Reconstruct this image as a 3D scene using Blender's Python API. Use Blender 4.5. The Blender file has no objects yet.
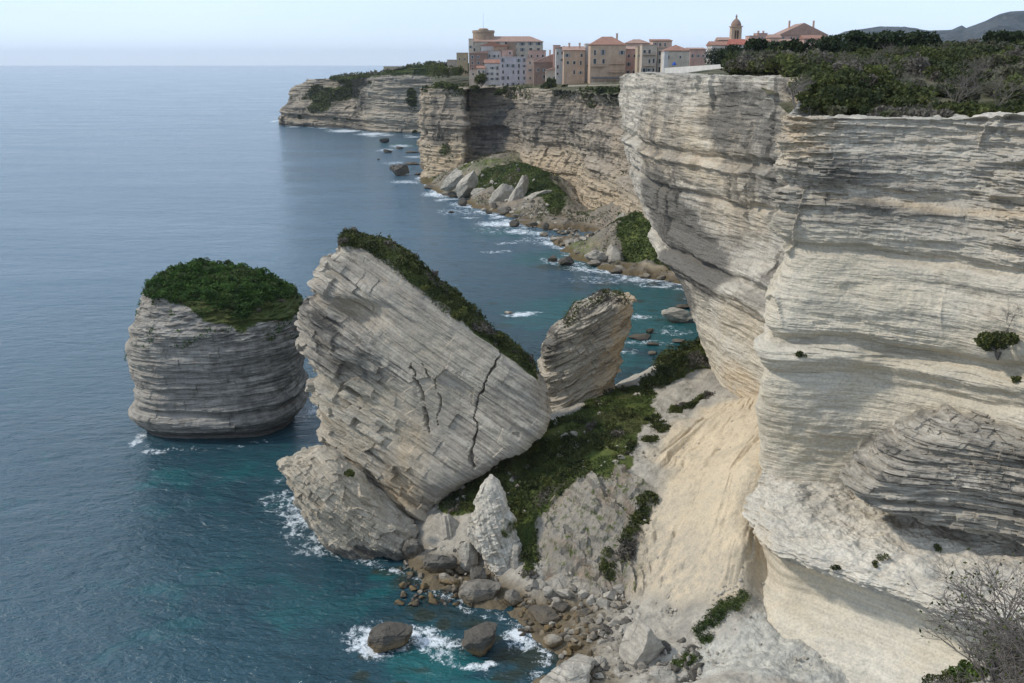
import bpy, math, random
import numpy as np
from mathutils import Matrix, Vector

# ------------------------------------------------------------------ camera, sky, sun
SC = bpy.context.scene
COL = SC.collection
FPX, PITCH, CAMZ = 984.0, math.radians(15.8), 70.0
cam_d = bpy.data.cameras.new('camera'); cam = bpy.data.objects.new('camera', cam_d); COL.objects.link(cam)
cam_d.sensor_width = 36.0; cam_d.lens = 36.0 * FPX / 1024.0
cam_d.clip_start = 0.5; cam_d.clip_end = 90000
cam.location = (0, 0, CAMZ); cam.rotation_euler = (math.pi / 2 - PITCH, 0, 0)
SC.camera = cam

SUN_AZ, SUN_EL = math.radians(92), math.radians(43)     # azimuth measured from +Y (view) towards -X
W = bpy.data.worlds.new("World"); SC.world = W; W.use_nodes = True
nt = W.node_tree; nt.nodes.clear()
sky = nt.nodes.new('ShaderNodeTexSky'); sky.sky_type = 'NISHITA'; sky.sun_disc = False
sky.sun_elevation = SUN_EL; sky.sun_rotation = -SUN_AZ
sky.altitude = 50; sky.air_density = 0.7; sky.dust_density = 0.1; sky.ozone_density = 1.6
bg = nt.nodes.new('ShaderNodeBackground'); bg.inputs['Strength'].default_value = 0.106
wo = nt.nodes.new('ShaderNodeOutputWorld')
veil = nt.nodes.new('ShaderNodeMix'); veil.data_type = 'RGBA'                    # thin high cloud veil, a little uneven
vtc = nt.nodes.new('ShaderNodeTexCoord'); vmp = nt.nodes.new('ShaderNodeMapping'); vmp.inputs['Scale'].default_value = (1.2, 1.2, 7)
vns = nt.nodes.new('ShaderNodeTexNoise'); vns.inputs['Scale'].default_value = 2.2; vns.inputs['Detail'].default_value = 5
vmr = nt.nodes.new('ShaderNodeMapRange'); vmr.inputs[1].default_value = .3; vmr.inputs[2].default_value = .7; vmr.inputs[3].default_value = .58; vmr.inputs[4].default_value = .74
nt.links.new(vtc.outputs['Generated'], vmp.inputs[0]); nt.links.new(vmp.outputs[0], vns.inputs['Vector']); nt.links.new(vns.outputs['Fac'], vmr.inputs[0])
nt.links.new(vmr.outputs[0], veil.inputs[0]); nt.links.new(sky.outputs[0], veil.inputs[6]); veil.inputs[7].default_value = (9.0, 10.9, 13.8, 1)
nt.links.new(veil.outputs[2], bg.inputs[0]); nt.links.new(bg.outputs[0], wo.inputs[0])
sl = bpy.data.lights.new('sun', 'SUN'); sl.energy = 2.6; sl.angle = math.radians(3.5); sl.color = (1.0, 0.94, 0.85)
so = bpy.data.objects.new('sun', sl); COL.objects.link(so)
SUNV = Vector((-math.sin(SUN_AZ) * math.cos(SUN_EL), math.cos(SUN_AZ) * math.cos(SUN_EL), math.sin(SUN_EL)))
so.rotation_euler = SUNV.to_track_quat('Z', 'Y').to_euler(); so.location = SUNV * 500
SC.view_settings.view_transform = 'Standard'; SC.view_settings.look = 'None'
SC.view_settings.exposure = 0.06; SC.view_settings.gamma = 1.0; SC.view_settings.use_curve_mapping = False
SC.cycles.max_bounces = 6; SC.cycles.diffuse_bounces = 3; SC.cycles.glossy_bounces = 2; SC.cycles.volume_bounces = 0
SC.cycles.transmission_bounces = 2
SC.cycles.use_denoising = True

# ------------------------------------------------------------------ survey helpers: photo bearings to ground positions
CT, ST = math.cos(PITCH), math.sin(PITCH)
def ray(px, py):
    x = (px - 512) / FPX; y = -(py - 341.5) / FPX
    return np.array([x, y * ST + CT, y * CT - ST])
def at(px, py, Y):
    d = ray(px, py); return np.array([0, 0, CAMZ]) + d * (Y / d[1])
def gz(px, py, z):
    d = ray(px, py); return np.array([0, 0, CAMZ]) + d * ((z - CAMZ) / d[2])
def xz(px, Y, z):
    return np.array([(px - 512) / FPX * (Y * CT + (CAMZ - z) * ST), Y, z])
def pyof(Y, z):
    yc = Y * ST + (z - CAMZ) * CT; zc = Y * CT + (CAMZ - z) * ST
    return 341.5 - FPX * yc / zc

# ------------------------------------------------------------------ numpy noise
def _h(ix, iy, iz, s):
    with np.errstate(over='ignore'):
        h = (ix.astype(np.uint32) * np.uint32(374761393) + iy.astype(np.uint32) * np.uint32(668265263)
             + iz.astype(np.uint32) * np.uint32(2147483647 - 97) + np.uint32((s * 974634777) & 0xffffffff))
        h = (h ^ (h >> np.uint32(13))) * np.uint32(1274126177)
        h = (h ^ (h >> np.uint32(15))) * np.uint32(2246822519)
        h = h ^ (h >> np.uint32(16))
    return h.astype(np.float32) / np.float32(4294967295.0) * 2 - 1
def noise(x, y, z, s=0):
    x, y, z = np.broadcast_arrays(np.asarray(x, np.float32), np.asarray(y, np.float32), np.asarray(z, np.float32))
    fx, fy, fz = np.floor(x), np.floor(y), np.floor(z)
    ix, iy, iz = fx.astype(np.int64), fy.astype(np.int64), fz.astype(np.int64)
    u, v, w = x - fx, y - fy, z - fz
    u = u * u * (3 - 2 * u); v = v * v * (3 - 2 * v); w = w * w * (3 - 2 * w)
    r = 0
    for a in (0, 1):
        for b in (0, 1):
            for c in (0, 1):
                r = r + _h(ix + a, iy + b, iz + c, s) * (u if a else 1 - u) * (v if b else 1 - v) * (w if c else 1 - w)
    return r
def fbm(x, y, z, o=4, s=0, g=0.5):
    r, a, t = 0, 1.0, 0
    for k in range(o):
        r = r + a * noise(x * 2.03 ** k, y * 2.03 ** k, z * 2.03 ** k, s + k * 13); t += a; a *= g
    return r / t
def strata(x, y, z, th, L, s=0, sharp=0.72, warp=0.35):
    """beds of rock: every bed has its own set-back that also wanders along the bed"""
    zz = z / th + warp * noise(x / (L * 1.3), y / (L * 1.3), z * 0.02, s + 5) + 0.15 * noise(x / (L * .3), y / (L * .3), z * .05, s + 6)
    zz = zz + 0.33 * np.sin(zz * 0.9 + s) + 0.25 * np.sin(zz * 0.37 + 2 * s)          # uneven bed thickness
    i = np.floor(zz); f = zz - i
    a = noise(x / L, y / L, i * 1.0 + .5, s) * 0.55 + _h(i.astype(np.int64), i.astype(np.int64) * 0, i.astype(np.int64) * 0, s + 2) * 0.6
    b = noise(x / L, y / L, (i + 1) * 1.0 + .5, s) * 0.55 + _h((i + 1).astype(np.int64), i.astype(np.int64) * 0, i.astype(np.int64) * 0, s + 2) * 0.6
    t = np.clip((f - sharp) / (1 - sharp), 0, 1); t = t * t * (3 - 2 * t)
    return a * (1 - t) + b * t
def lens(x, y, z, L, h, s=0, k=2.6, dipx=0.0):
    """thin discontinuous ledges: long lenses that wedge out along the bed"""
    zz = z / h + dipx * x / h + .7 * noise(x / (L * 2.2), y / (L * 2.2), z * .05, s + 3)
    return np.tanh(.72 * k * fbm(x / L, y / L, zz, 4, s, .55))
def joints(x, y, z, L, h, s=0, ang=.5):
    """joint blocks: the beds broken by steep fractures into blocks that stand proud or have fallen out"""
    zz = z / h + .5 * noise(x / (L * 2), y / (L * 2), z / h * .15, s); k = np.floor(zz)
    u = (x * math.cos(ang) + y * math.sin(ang)) / L + .5 * noise(x / L, y / L, k, s + 1) + k * .37; i = np.floor(u)
    w = (-x * math.sin(ang) + y * math.cos(ang)) / L + .5 * noise(x / L, y / L, k, s + 2) + k * .61; j = np.floor(w)
    return _h(i.astype(np.int64), j.astype(np.int64), k.astype(np.int64), s + 3)
def sstep(a, b, x):
    t = np.clip((x - a) / (b - a), 0, 1); return t * t * (3 - 2 * t)

def cinterp(xq, xs, Y):
    """smooth interpolation along axis 0 of Y"""
    xs = np.asarray(xs, float); Y = np.asarray(Y, float); xq = np.asarray(xq, float)
    n = len(xs); d = np.diff(Y, axis=0) / np.diff(xs).reshape((-1,) + (1,) * (Y.ndim - 1))
    m = np.zeros_like(Y); m[0] = d[0]; m[-1] = d[-1]
    if n > 2:
        s = (np.sign(d[1:]) == np.sign(d[:-1]))
        hm = np.where(s, 2 * d[1:] * d[:-1] / np.where(np.abs(d[1:] + d[:-1]) < 1e-9, 1, d[1:] + d[:-1]), 0)
        m[1:-1] = 0.6 * hm + 0.4 * np.where(s, (d[1:] + d[:-1]) / 2, 0)
    k = np.clip(np.searchsorted(xs, xq) - 1, 0, n - 2)
    h = (xs[k + 1] - xs[k]); t = np.clip((xq - xs[k]) / h, 0, 1)
    sh = (-1,) + (1,) * (Y.ndim - 1); t = t.reshape(sh); h = h.reshape(sh)
    return ((2 * t ** 3 - 3 * t ** 2 + 1) * Y[k] + (t ** 3 - 2 * t ** 2 + t) * h * m[k]
            + (-2 * t ** 3 + 3 * t ** 2) * Y[k + 1] + (t ** 3 - t ** 2) * h * m[k + 1])
def loft(ctrl, step_u, step_v):
    c = np.asarray(ctrl, float)                       # rows, stations, 3
    lu = np.linalg.norm(np.diff(c, axis=1), axis=2).mean(0); su = np.concatenate([[0], np.cumsum(lu)])
    lv = np.linalg.norm(np.diff(c, axis=0), axis=2).mean(1); sv = np.concatenate([[0], np.cumsum(lv)])
    nu, nv = int(su[-1] / step_u) + 2, int(sv[-1] / step_v) + 2
    a = cinterp(np.linspace(0, sv[-1], nv), sv, c)
    return cinterp(np.linspace(0, su[-1], nu), su, a.transpose(1, 0, 2)).transpose(1, 0, 2)
def gnormal(P):
    du = np.gradient(P, axis=1); dv = np.gradient(P, axis=0)
    n = np.cross(du, dv); return n / (np.linalg.norm(n, axis=2, keepdims=True) + 1e-9)

# ------------------------------------------------------------------ objects
def tag(o, label=None, cat=None, group=None, kind=None):
    if label: o['label'] = label
    if cat: o['category'] = cat
    if group: o['group'] = group
    if kind: o['kind'] = kind
    return o
def link(name, me, mats, parent=None, matrix=None):
    o = bpy.data.objects.new(name, me); COL.objects.link(o)
    for m in (mats if isinstance(mats, (list, tuple)) else [mats]): me.materials.append(m)
    if parent is not None: o.parent = parent
    if matrix is not None: o.matrix_world = matrix
    return o
def npmesh(name, V, F, smooth=True, attrs=None, fmat=None):
    V = np.asarray(V, np.float32).reshape(-1, 3); F = np.asarray(F, np.int32); k = F.shape[1]
    me = bpy.data.meshes.new(name); me.vertices.add(len(V)); me.vertices.foreach_set('co', V.ravel())
    me.loops.add(F.size); me.loops.foreach_set('vertex_index', F.ravel())
    me.polygons.add(len(F)); me.polygons.foreach_set('loop_start', np.arange(0, F.size, k, dtype=np.int32))
    me.polygons.foreach_set('loop_total', np.full(len(F), k, np.int32))
    me.polygons.foreach_set('use_smooth', np.full(len(F), smooth, bool))
    if fmat is not None: me.polygons.foreach_set('material_index', np.asarray(fmat, np.int32))
    for n, a in (attrs or {}).items():
        at_ = me.attributes.new(n, 'FLOAT', 'POINT'); at_.data.foreach_set('value', np.asarray(a, np.float32).ravel())
    me.update(calc_edges=True); me.validate()
    return me
def gridF(nv, nu, wrap=False, flip=False):
    i = np.arange(nv * nu).reshape(nv, nu)
    if wrap: i = np.concatenate([i, i[:, :1]], axis=1)
    a, b, c, d = i[:-1, :-1], i[:-1, 1:], i[1:, 1:], i[1:, :-1]
    q = np.stack([a, b, c, d], -1).reshape(-1, 4)
    return q[:, ::-1] if flip else q
def grid_obj(name, P, mat, attrs=None, wrap=False, flip=False, matrix=None, smooth=True):
    V = P.reshape(-1, 3)
    if matrix is not None:
        M = np.array(matrix.inverted()); V = V @ M[:3, :3].T + M[:3, 3]
    me = npmesh(name, V, gridF(P.shape[0], P.shape[1], wrap, flip), smooth, attrs)
    return link(name, me, mat, None, matrix)
def empty(name, loc, rz=0):
    o = bpy.data.objects.new(name, None); COL.objects.link(o); o.location = Vector([float(v) for v in loc]); o.rotation_euler = (0, 0, rz)
    o.empty_display_size = .2
    return o
def blob(P, c, r):
    """soft mask of an ellipsoid patch in world space"""
    q = ((P[..., 0] - c[0]) / r[0]) ** 2 + ((P[..., 1] - c[1]) / r[1]) ** 2 + ((P[..., 2] - c[2]) / r[2]) ** 2
    return 1 - sstep(0.5, 1.3, np.sqrt(q))

# ------------------------------------------------------------------ materials
class NT:
    def __init__(s, name):
        s.m = bpy.data.materials.new(name); s.m.use_nodes = True; s.t = s.m.node_tree; s.t.nodes.clear()
        s.out = s.n('ShaderNodeOutputMaterial'); s.b = s.n('ShaderNodeBsdfPrincipled'); s.l(s.b.outputs[0], s.out.inputs[0])
    def n(s, k, **kw):
        x = s.t.nodes.new(k)
        for a, v in kw.items(): setattr(x, a, v)
        return x
    def l(s, a, b): s.t.links.new(a, b)
    def val(s, sock, v):
        if hasattr(v, 'is_output') or isinstance(v, bpy.types.NodeSocket): s.l(v, sock)
        else: sock.default_value = v
    def coord(s): return s.n('ShaderNodeTexCoord').outputs['Object']
    def gen(s): return s.n('ShaderNodeTexCoord').outputs['Generated']
    def pos(s): return s.n('ShaderNodeNewGeometry').outputs['Position']
    def map(s, v, sc=(1, 1, 1), rot=(0, 0, 0), loc=(0, 0, 0)):
        m = s.n('ShaderNodeMapping'); s.l(v, m.inputs[0]); m.inputs['Scale'].default_value = sc
        m.inputs['Rotation'].default_value = rot; m.inputs['Location'].default_value = loc; return m.outputs[0]
    def noise(s, v, scale=1, detail=4, rough=.55, dist=0, lac=2.0):
        x = s.n('ShaderNodeTexNoise'); s.l(v, x.inputs['Vector']); x.inputs['Scale'].default_value = scale
        x.inputs['Detail'].default_value = detail; x.inputs['Roughness'].default_value = rough; x.inputs['Distortion'].default_value = dist
        return x.outputs['Fac']
    def vor(s, v, scale=1, feat='F1'):
        x = s.n('ShaderNodeTexVoronoi', feature=feat); s.l(v, x.inputs['Vector']); x.inputs['Scale'].default_value = scale
        return x.outputs['Distance']
    def ramp(s, f, stops, interp='LINEAR'):
        r = s.n('ShaderNodeValToRGB'); s.l(f, r.inputs[0]); e = r.color_ramp; e.interpolation = interp
        while len(e.elements) < len(stops): e.elements.new(.5)
        for k, (p, c) in enumerate(stops):
            e.elements[k].position = p; e.elements[k].color = (c, c, c, 1) if not isinstance(c, tuple) else (*c, 1)
        return r.outputs[0]
    def mix(s, f, a, b, mode='MIX'):
        x = s.n('ShaderNodeMix', data_type='RGBA', blend_type=mode)
        s.val(x.inputs[0], f)
        for i, c in ((6, a), (7, b)):
            if isinstance(c, tuple): x.inputs[i].default_value = (*c, 1)
            else: s.l(c, x.inputs[i])
        return x.outputs[2]
    def math(s, op, a, b=0.0, c=None):
        x = s.n('ShaderNodeMath', operation=op); s.val(x.inputs[0], a); s.val(x.inputs[1], b)
        if c is not None: s.val(x.inputs[2], c)
        return x.outputs[0]
    def attr(s, name): return s.n('ShaderNodeAttribute', attribute_name=name).outputs['Fac']
    def bump(s, h, strength=.5, dist=.1, normal=None):
        b = s.n('ShaderNodeBump'); s.l(h, b.inputs['Height']); b.inputs['Strength'].default_value = strength; b.inputs['Distance'].default_value = dist
        if normal is not None: s.l(normal, b.inputs['Normal'])
        return b.outputs[0]
    def done(s, col=None, rough=.9, normal=None, spec=.25):
        if col is not None: s.val(s.b.inputs['Base Color'], (*col, 1) if isinstance(col, tuple) else col)
        s.val(s.b.inputs['Roughness'], rough); s.b.inputs['Specular IOR Level'].default_value = spec
        if normal is not None: s.l(normal, s.b.inputs['Normal'])
        return s.m

def hit(P, px, py, tol=.6):
    """the point of a built face on a survey bearing"""
    d = ray(px, py); Q = P.reshape(-1, 3) - np.array([0, 0, CAMZ]); t = Q @ d / (d @ d); e = np.linalg.norm(Q - t[:, None] * d, axis=1)
    i = np.where(e < tol)[0]
    return P.reshape(-1, 3)[e.argmin() if len(i) == 0 else i[t[i].argmin()]]
def rock_mat(name, pale=(.60, .545, .445), mid=(.48, .43, .345), grey=(.27, .247, .212), dark=(.105, .098, .085),
             warm=(.50, .37, .22), scale=1.0, band=1.0, greyamt=.5, bump=.6, stvar=1.1):
    """bedded limestone. point attributes: stain (dark crust, and shade painted in), warm (fresh ochre rock), pal (clean pale rock), veg"""
    s = NT(name); v = s.coord()
    b1 = s.noise(s.map(v, (.035 * scale, .035 * scale, .55 * band)), 1, 5, .62, .3)
    b2 = s.noise(s.map(v, (.14 * scale, .14 * scale, 2.6 * band)), 1, 4, .6, .2)
    b3 = s.noise(s.map(v, (.5 * scale, .5 * scale, 7 * band)), 1, 3, .6)
    n1 = s.noise(v, .09 * scale, 6, .62, .5)
    n2 = s.noise(v, .55 * scale, 6, .65)
    n3 = s.noise(v, 3.0 * scale, 4, .7)
    c = s.ramp(b1, [(.30, mid), (.46, pale), (.56, mid), (.68, pale)])
    c = s.mix(s.ramp(b2, [(.42, 0.0), (.62, .55)]), c, grey)
    gm = s.math('MULTIPLY', s.ramp(n1, [(.40, 0.0), (.58, 1.0)]), greyamt)
    c = s.mix(gm, c, s.mix(s.ramp(n2, [(.3, 0.0), (.7, 1.0)]), grey, mid))
    c = s.mix(s.math('MULTIPLY', s.ramp(n2, [(.52, 0.0), (.72, 1.0)]), .25), c, warm)
    pal = s.math('MULTIPLY', s.attr('pal'), s.ramp(n2, [(.25, .55), (.6, 1.0)]))
    palc = s.mix(s.ramp(b2, [(.35, 0.0), (.6, 1.0)]), (pale[0] * 1.02, pale[1] * 1.01, pale[2] * .98), (pale[0] * .82, pale[1] * .83, pale[2] * .82))
    palc = s.mix(s.ramp(n1, [(.35, 0.0), (.7, .6)]), palc, (pale[0] * 1.0, pale[1] * .9, pale[2] * .72))
    c = s.mix(pal, c, palc)
    wm = s.math('MULTIPLY', s.attr('warm'), s.ramp(s.noise(v, .35 * scale, 5, .6, .4), [(.3, .2), (.6, 1.0)]))
    c = s.mix(wm, c, s.mix(n2, (warm[0] * 1.12, warm[1] * 1.2, warm[2] * 1.35), warm))
    st = s.math('ADD', s.attr('stain_shade'), s.math('MULTIPLY', s.math('SUBTRACT', n2, .5), stvar))
    st = s.math('ADD', st, s.math('MULTIPLY', s.math('SUBTRACT', b2, .5), stvar * .6))
    stf = s.math('MULTIPLY', s.ramp(st, [(.26, 0.0), (.58, .9)]), 1.0)
    c = s.mix(stf, c, s.mix(n3, dark, (grey[0] * .62, grey[1] * .62, grey[2] * .62)))
    sp = s.ramp(n3, [(.34, .72), (.55, 1.0), (.7, 1.08)])
    c = s.mix(.8, c, sp, 'MULTIPLY')
    vg = s.math('ADD', s.attr('veg'), s.math('MULTIPLY', s.math('SUBTRACT', n2, .5), 1.2))
    vgf = s.ramp(vg, [(.40, 0.0), (.62, 1.0)])
    gc = s.mix(s.noise(v, 1.3, 5, .7), (.022, .035, .010), (.085, .105, .030))
    gc = s.mix(s.ramp(s.noise(v, .16, 4, .6), [(.4, 0.0), (.7, .55)]), gc, (.12, .115, .045))
    c = s.mix(vgf, c, gc)
    h = s.math('ADD', s.math('MULTIPLY', b3, 1.0), s.math('MULTIPLY', n3, .55))
    h = s.math('ADD', h, s.math('MULTIPLY', s.noise(v, 1.1 * scale, 5, .7), .8))
    h = s.math('ADD', h, s.math('MULTIPLY', s.noise(v, 7.5 * scale, 3, .7), .35))
    nb = s.bump(h, bump, .28 / scale)
    return s.done(c, .93, nb, .12)

M = {}
M['cliff'] = rock_mat('limestone_cliff', greyamt=.5, dark=(.095, .087, .073), stvar=.7)
M['pale'] = rock_mat('pale_limestone', pale=(.66, .605, .50), mid=(.54, .49, .405), greyamt=.30)
M['far'] = rock_mat('distant_limestone', scale=.5, band=.42, greyamt=.55, pale=(.43, .365, .28), mid=(.30, .25, .19), grey=(.17, .15, .125))
M['head'] = rock_mat('headland_limestone', scale=.3, band=.3, greyamt=.6, pale=(.40, .355, .29), mid=(.27, .24, .195), grey=(.15, .14, .12))
M['stack'] = rock_mat('stack_limestone', pale=(.40, .365, .31), mid=(.31, .285, .245), grey=(.19, .18, .165), greyamt=.6, scale=1.1)
M['slab'] = rock_mat('leaning_limestone', pale=(.52, .465, .375), mid=(.37, .325, .26), grey=(.20, .18, .15), greyamt=.55, scale=1.1, band=1.2)
M['ledge'] = rock_mat('ledge_limestone', pale=(.58, .525, .43), mid=(.40, .358, .288), grey=(.20, .18, .148), dark=(.045, .042, .04), greyamt=.7, scale=2, band=1.7)

# ================================================================== THE SEA
def sea_material():
    s = NT('sea_water'); v = s.pos()
    n1 = s.noise(s.map(v, (.02, .03, 1)), 1, 5, .6, .6)
    n2 = s.noise(v, .12, 5, .65, .8)
    sh = s.math('ADD', s.attr('shal'), s.math('MULTIPLY', s.math('SUBTRACT', n2, .5), 1.5))
    c = s.mix(s.ramp(n1, [(.35, 0.0), (.65, 1.0)]), (.009, .038, .050), (.013, .052, .066))
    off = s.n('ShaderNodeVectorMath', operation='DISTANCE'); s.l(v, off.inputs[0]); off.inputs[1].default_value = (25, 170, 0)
    c = s.mix(s.ramp(s.math('MULTIPLY', off.outputs['Value'], .0025), [(.14, 0.0), (.60, 1.0)]), c, (.058, .118, .160))          # deep open water, paled in colour to add reflected sky
    c = s.mix(s.ramp(sh, [(.12, 0.0), (.5, .75), (.95, 1.0)]), c, (.010, .098, .102))
    wd = s.math('ADD', s.attr('weed'), s.math('MULTIPLY', s.math('SUBTRACT', n2, .5), 1.4))
    c = s.mix(s.ramp(wd, [(.35, 0.0), (.75, .9)]), c, (.022, .032, .022))
    # foam: streaky lace inside the places where the swell breaks
    f1 = s.noise(s.map(v, (.9, .75, 1)), 1, 6, .72, 1.2)
    f2 = s.vor(s.map(v, (.55, .55, 1)), 1.0)
    f3 = s.noise(s.map(v, (2.6, 2.0, 1)), 1, 5, .75, 2.0)
    fm = s.math('ADD', s.math('MULTIPLY', s.attr('foam'), .9), s.math('ADD', s.math('MULTIPLY', s.math('SUBTRACT', f1, .5), 2.0), s.math('MULTIPLY', s.math('SUBTRACT', f3, .5), 1.7)))
    fm = s.math('ADD', fm, s.math('MULTIPLY', s.math('SUBTRACT', f2, .4), .5))
    foam = s.math('MULTIPLY', s.ramp(fm, [(.46, 0.0), (.62, .55), (.85, 1.0)]), s.ramp(s.attr('foam'), [(.04, 0.0), (.2, 1.0)]))
    c = s.mix(foam, c, (.72, .76, .77))
    # swell, chop and ripples
    w1 = s.noise(s.map(v, (.045, .10, 1), (0, 0, .5)), 1, 2, .5, .6)
    w2 = s.noise(s.map(v, (.22, .42, 1), (0, 0, .7)), 1, 4, .6, .5)
    w3 = s.noise(s.map(v, (1.0, 1.6, 1), (0, 0, .3)), 1, 4, .65, .4)
    h = s.math('ADD', s.math('MULTIPLY', w1, 1.6), s.math('ADD', s.math('MULTIPLY', w2, 1.25), s.math('MULTIPLY', w3, .46)))
    nb = s.bump(h, 1.0, .80)
    s.b.inputs['IOR'].default_value = 1.38
    wind = s.ramp(s.noise(s.map(v, (.006, .022, 1), (0, 0, .25)), 1, 5, .65, .8), [(.36, .09), (.64, .20)])
    s.done(c, s.math('ADD', wind, s.math('MULTIPLY', foam, .6)), nb, .5)
    return s.m
FOAM = []        # (x, y, rx, ry, strength)
def foam(px, py, wpx, hpx, k=1.0):
    a = gz(px, py, 0); b = gz(px + wpx, py, 0); c = gz(px, py - hpx, 0); d = gz(px, py + hpx, 0)
    FOAM.append((a[0], a[1], abs(b[0] - a[0]), abs(c[1] - d[1]) / 2, k))
SHAL, WEED = [], []
def patch(L, px, py, wpx, hpx, k=1.0):
    a = gz(px, py, 0); b = gz(px + wpx, py, 0); c = gz(px, py - hpx, 0); d = gz(px, py + hpx, 0)
    L.append((a[0], a[1], abs(b[0] - a[0]), abs(c[1] - d[1]) / 2, k))
def build_sea():
    nu, nv = 620, 900
    t = np.linspace(-1.6, 1.3, nu); Yr = np.concatenate([[-60, 20, 55], np.geomspace(70, 30000, nv - 3)])
    Y, T = np.meshgrid(Yr, t, indexing='ij'); Wd = np.maximum(Y, 70.0)
    P = np.stack([T * Wd, Y, 0 * Y], -1)
    A = {}
    wx = noise(P[..., 0] * .09, P[..., 1] * .09, 0, 3) * 3.0; wy = noise(P[..., 0] * .09, P[..., 1] * .09, 5, 4) * 3.0
    sel = P[..., 1] < 1500
    for nm, L in (('foam', FOAM), ('shal', SHAL), ('weed', WEED)):
        a = np.zeros(Y.shape, np.float32)
        for (x, y, rx, ry, k) in L:
            rows = np.where((Yr > y - 3 * ry - 8) & (Yr < y + 3 * ry + 8))[0]
            if len(rows) == 0: continue
            r0, r1 = rows[0], rows[-1] + 1
            amp = min(1.0, (rx + ry) / 12)
            q = np.hypot((P[r0:r1, :, 0] + wx[r0:r1] * amp - x) / rx, (P[r0:r1, :, 1] + wy[r0:r1] * amp - y) / ry)
            a[r0:r1] = np.maximum(a[r0:r1], k * (1 - sstep(.25, 1.25, q)))
        A[nm] = a * sel
    o = grid_obj('sea', P, sea_material(), A)
    return tag(o, kind='structure')

# ================================================================== CLIFFS
def cliff(name, rows, mat, su, sv, disp, attrs=None, flip=False, cap=0, capdir=None, caprise=.06):
    """rows: list (top to bottom) of station lists of world points; disp(P) -> metres along the outward normal"""
    P = loft(np.array(rows), su, sv)
    N = gnormal(P) * (-1 if flip else 1)
    N[..., 2] *= .25; N /= np.linalg.norm(N, axis=2, keepdims=True) + 1e-9
    if cap:                                                   # rim rows that run back over the cliff top
        k = 26; back = np.linspace(0, 1, k)[::-1] ** 1.5
        inw = -N[0] if capdir is None else np.broadcast_to(np.array([capdir[0], capdir[1], 0.0]), N[0].shape)
        C = P[0][None] + inw[None] * (back * cap)[:, None, None]
        C[..., 2] += (back * cap * caprise)[:, None] + .45 * fbm(C[..., 0] * .7, C[..., 1] * .7, 0, 4, 5) * np.minimum(1, back * 8)[:, None]
        Nc = np.repeat(N[0][None], k, 0)
        P = np.concatenate([C[:-1], P]); N = np.concatenate([Nc[:-1] * back[:-1, None, None] * 0 + np.array([0, 0, .3]), N])
    P0 = P
    D = disp(P)
    P = P + N * D[..., None]
    A = attrs(P0, D) if attrs else {}
    for n in ('stain_shade', 'warm', 'pal', 'veg'): A.setdefault(n, np.zeros(P.shape[:2], np.float32))
    o = grid_obj(name, P, mat, A, flip=flip, smooth=False)
    return o, P
def beds(P, spec, s=0):
    x, y, z = P[..., 0], P[..., 1], P[..., 2]
    d = 0
    for k, (th, L, a) in enumerate(spec): d = d + a * strata(x, y, z, th, L, s + 11 * k)
    return d

# ---- the near cliff and the overhanging prow: one wall of beds
EDGE = np.array([(100, 797), (113, 795), (122, 783), (150, 779), (169, 775), (188, 779), (235, 784), (267, 790), (300, 783), (314, 778), (342, 760), (356, 762), (369, 764), (430, 763), (497, 762), (560, 758)], float)
NOSE = [(630, 80, 228), (627, 105, 228), (628, 130, 226), (637, 180, 220), (655, 225, 210), (680, 265, 198), (698, 302, 186), (712, 340, 176), (722, 372, 168), (730, 395, 162), (745, 440, 156)]
nz_, npx_, nY_ = [], [], []
for a in NOSE:
    w = at(*a); nz_.append(w[2]); npx_.append(a[0]); nY_.append(a[2])
nz_, npx_, nY_ = [np.array(v)[::-1] for v in (nz_, npx_, nY_)]
def near_stations(z):
    f = sstep(64, 40, z)
    Ye = 118 - 2.0 * sstep(40, 36, z) * sstep(24, 34, z)
    e = np.interp(pyof(Ye, z), EDGE[:, 0], EDGE[:, 1])
    st = []
    st.append(xz(1260, 92 - 3 * f, z)); st.append(xz(1120, 99 - 5 * f, z)); st.append(xz(1024, 107 - 5 * f, z))
    st.append(xz(950, 112 - 3 * f, z)); st.append(xz(870, 116 - 1.5 * f, z)); st.append(xz(e + 16, Ye - .3, z)); st.append(xz(e, Ye + 1.4, z))
    sm = 8 if z > 30 else 10
    st.append(xz(e + 9, Ye + 10, z)); st.append(xz(e + 6, Ye + 20, z))
    nx, nY = np.interp(z, nz_, npx_), np.interp(z, nz_, nY_)
    seam = e + 6; sY = Ye + 20
    for t, bulge in ((.35, .06), (.62, .07), (.85, .04)):
        yy = sY + (nY - sY) * t
        # straight in plan between seam and nose
        a = xz(seam, sY, z); b = xz(nx, nY, z)
        p = a + (b - a) * t; p[0] -= bulge * np.hypot(*(b - a)[:2]); st.append(p)
    n = xz(nx, nY, z); st.append(n)
    st.append(n + np.array([5, 6, 0])); st.append(n + np.array([16, 14, 0])); st.append(n + np.array([50, 26, 0]))
    return st
zs = [63.7, 62, 58, 54, 50, 46, 42, 38, 35, 32, 28, 24, 20, 16, 12, 6, -2]
rows = []
for k, z in enumerate(zs):
    st = near_stations(z)
    if k == 0:                                                # the rim climbs a little towards the prow
        for j in range(len(st)): st[j] = st[j] + np.array([0, 0, (4.4 * sstep(6.5, 8, j) - 1.2 * sstep(10.5, 12, j)) + .75 * sstep(3.5, 1.5, j)])
    rows.append(st)
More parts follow.
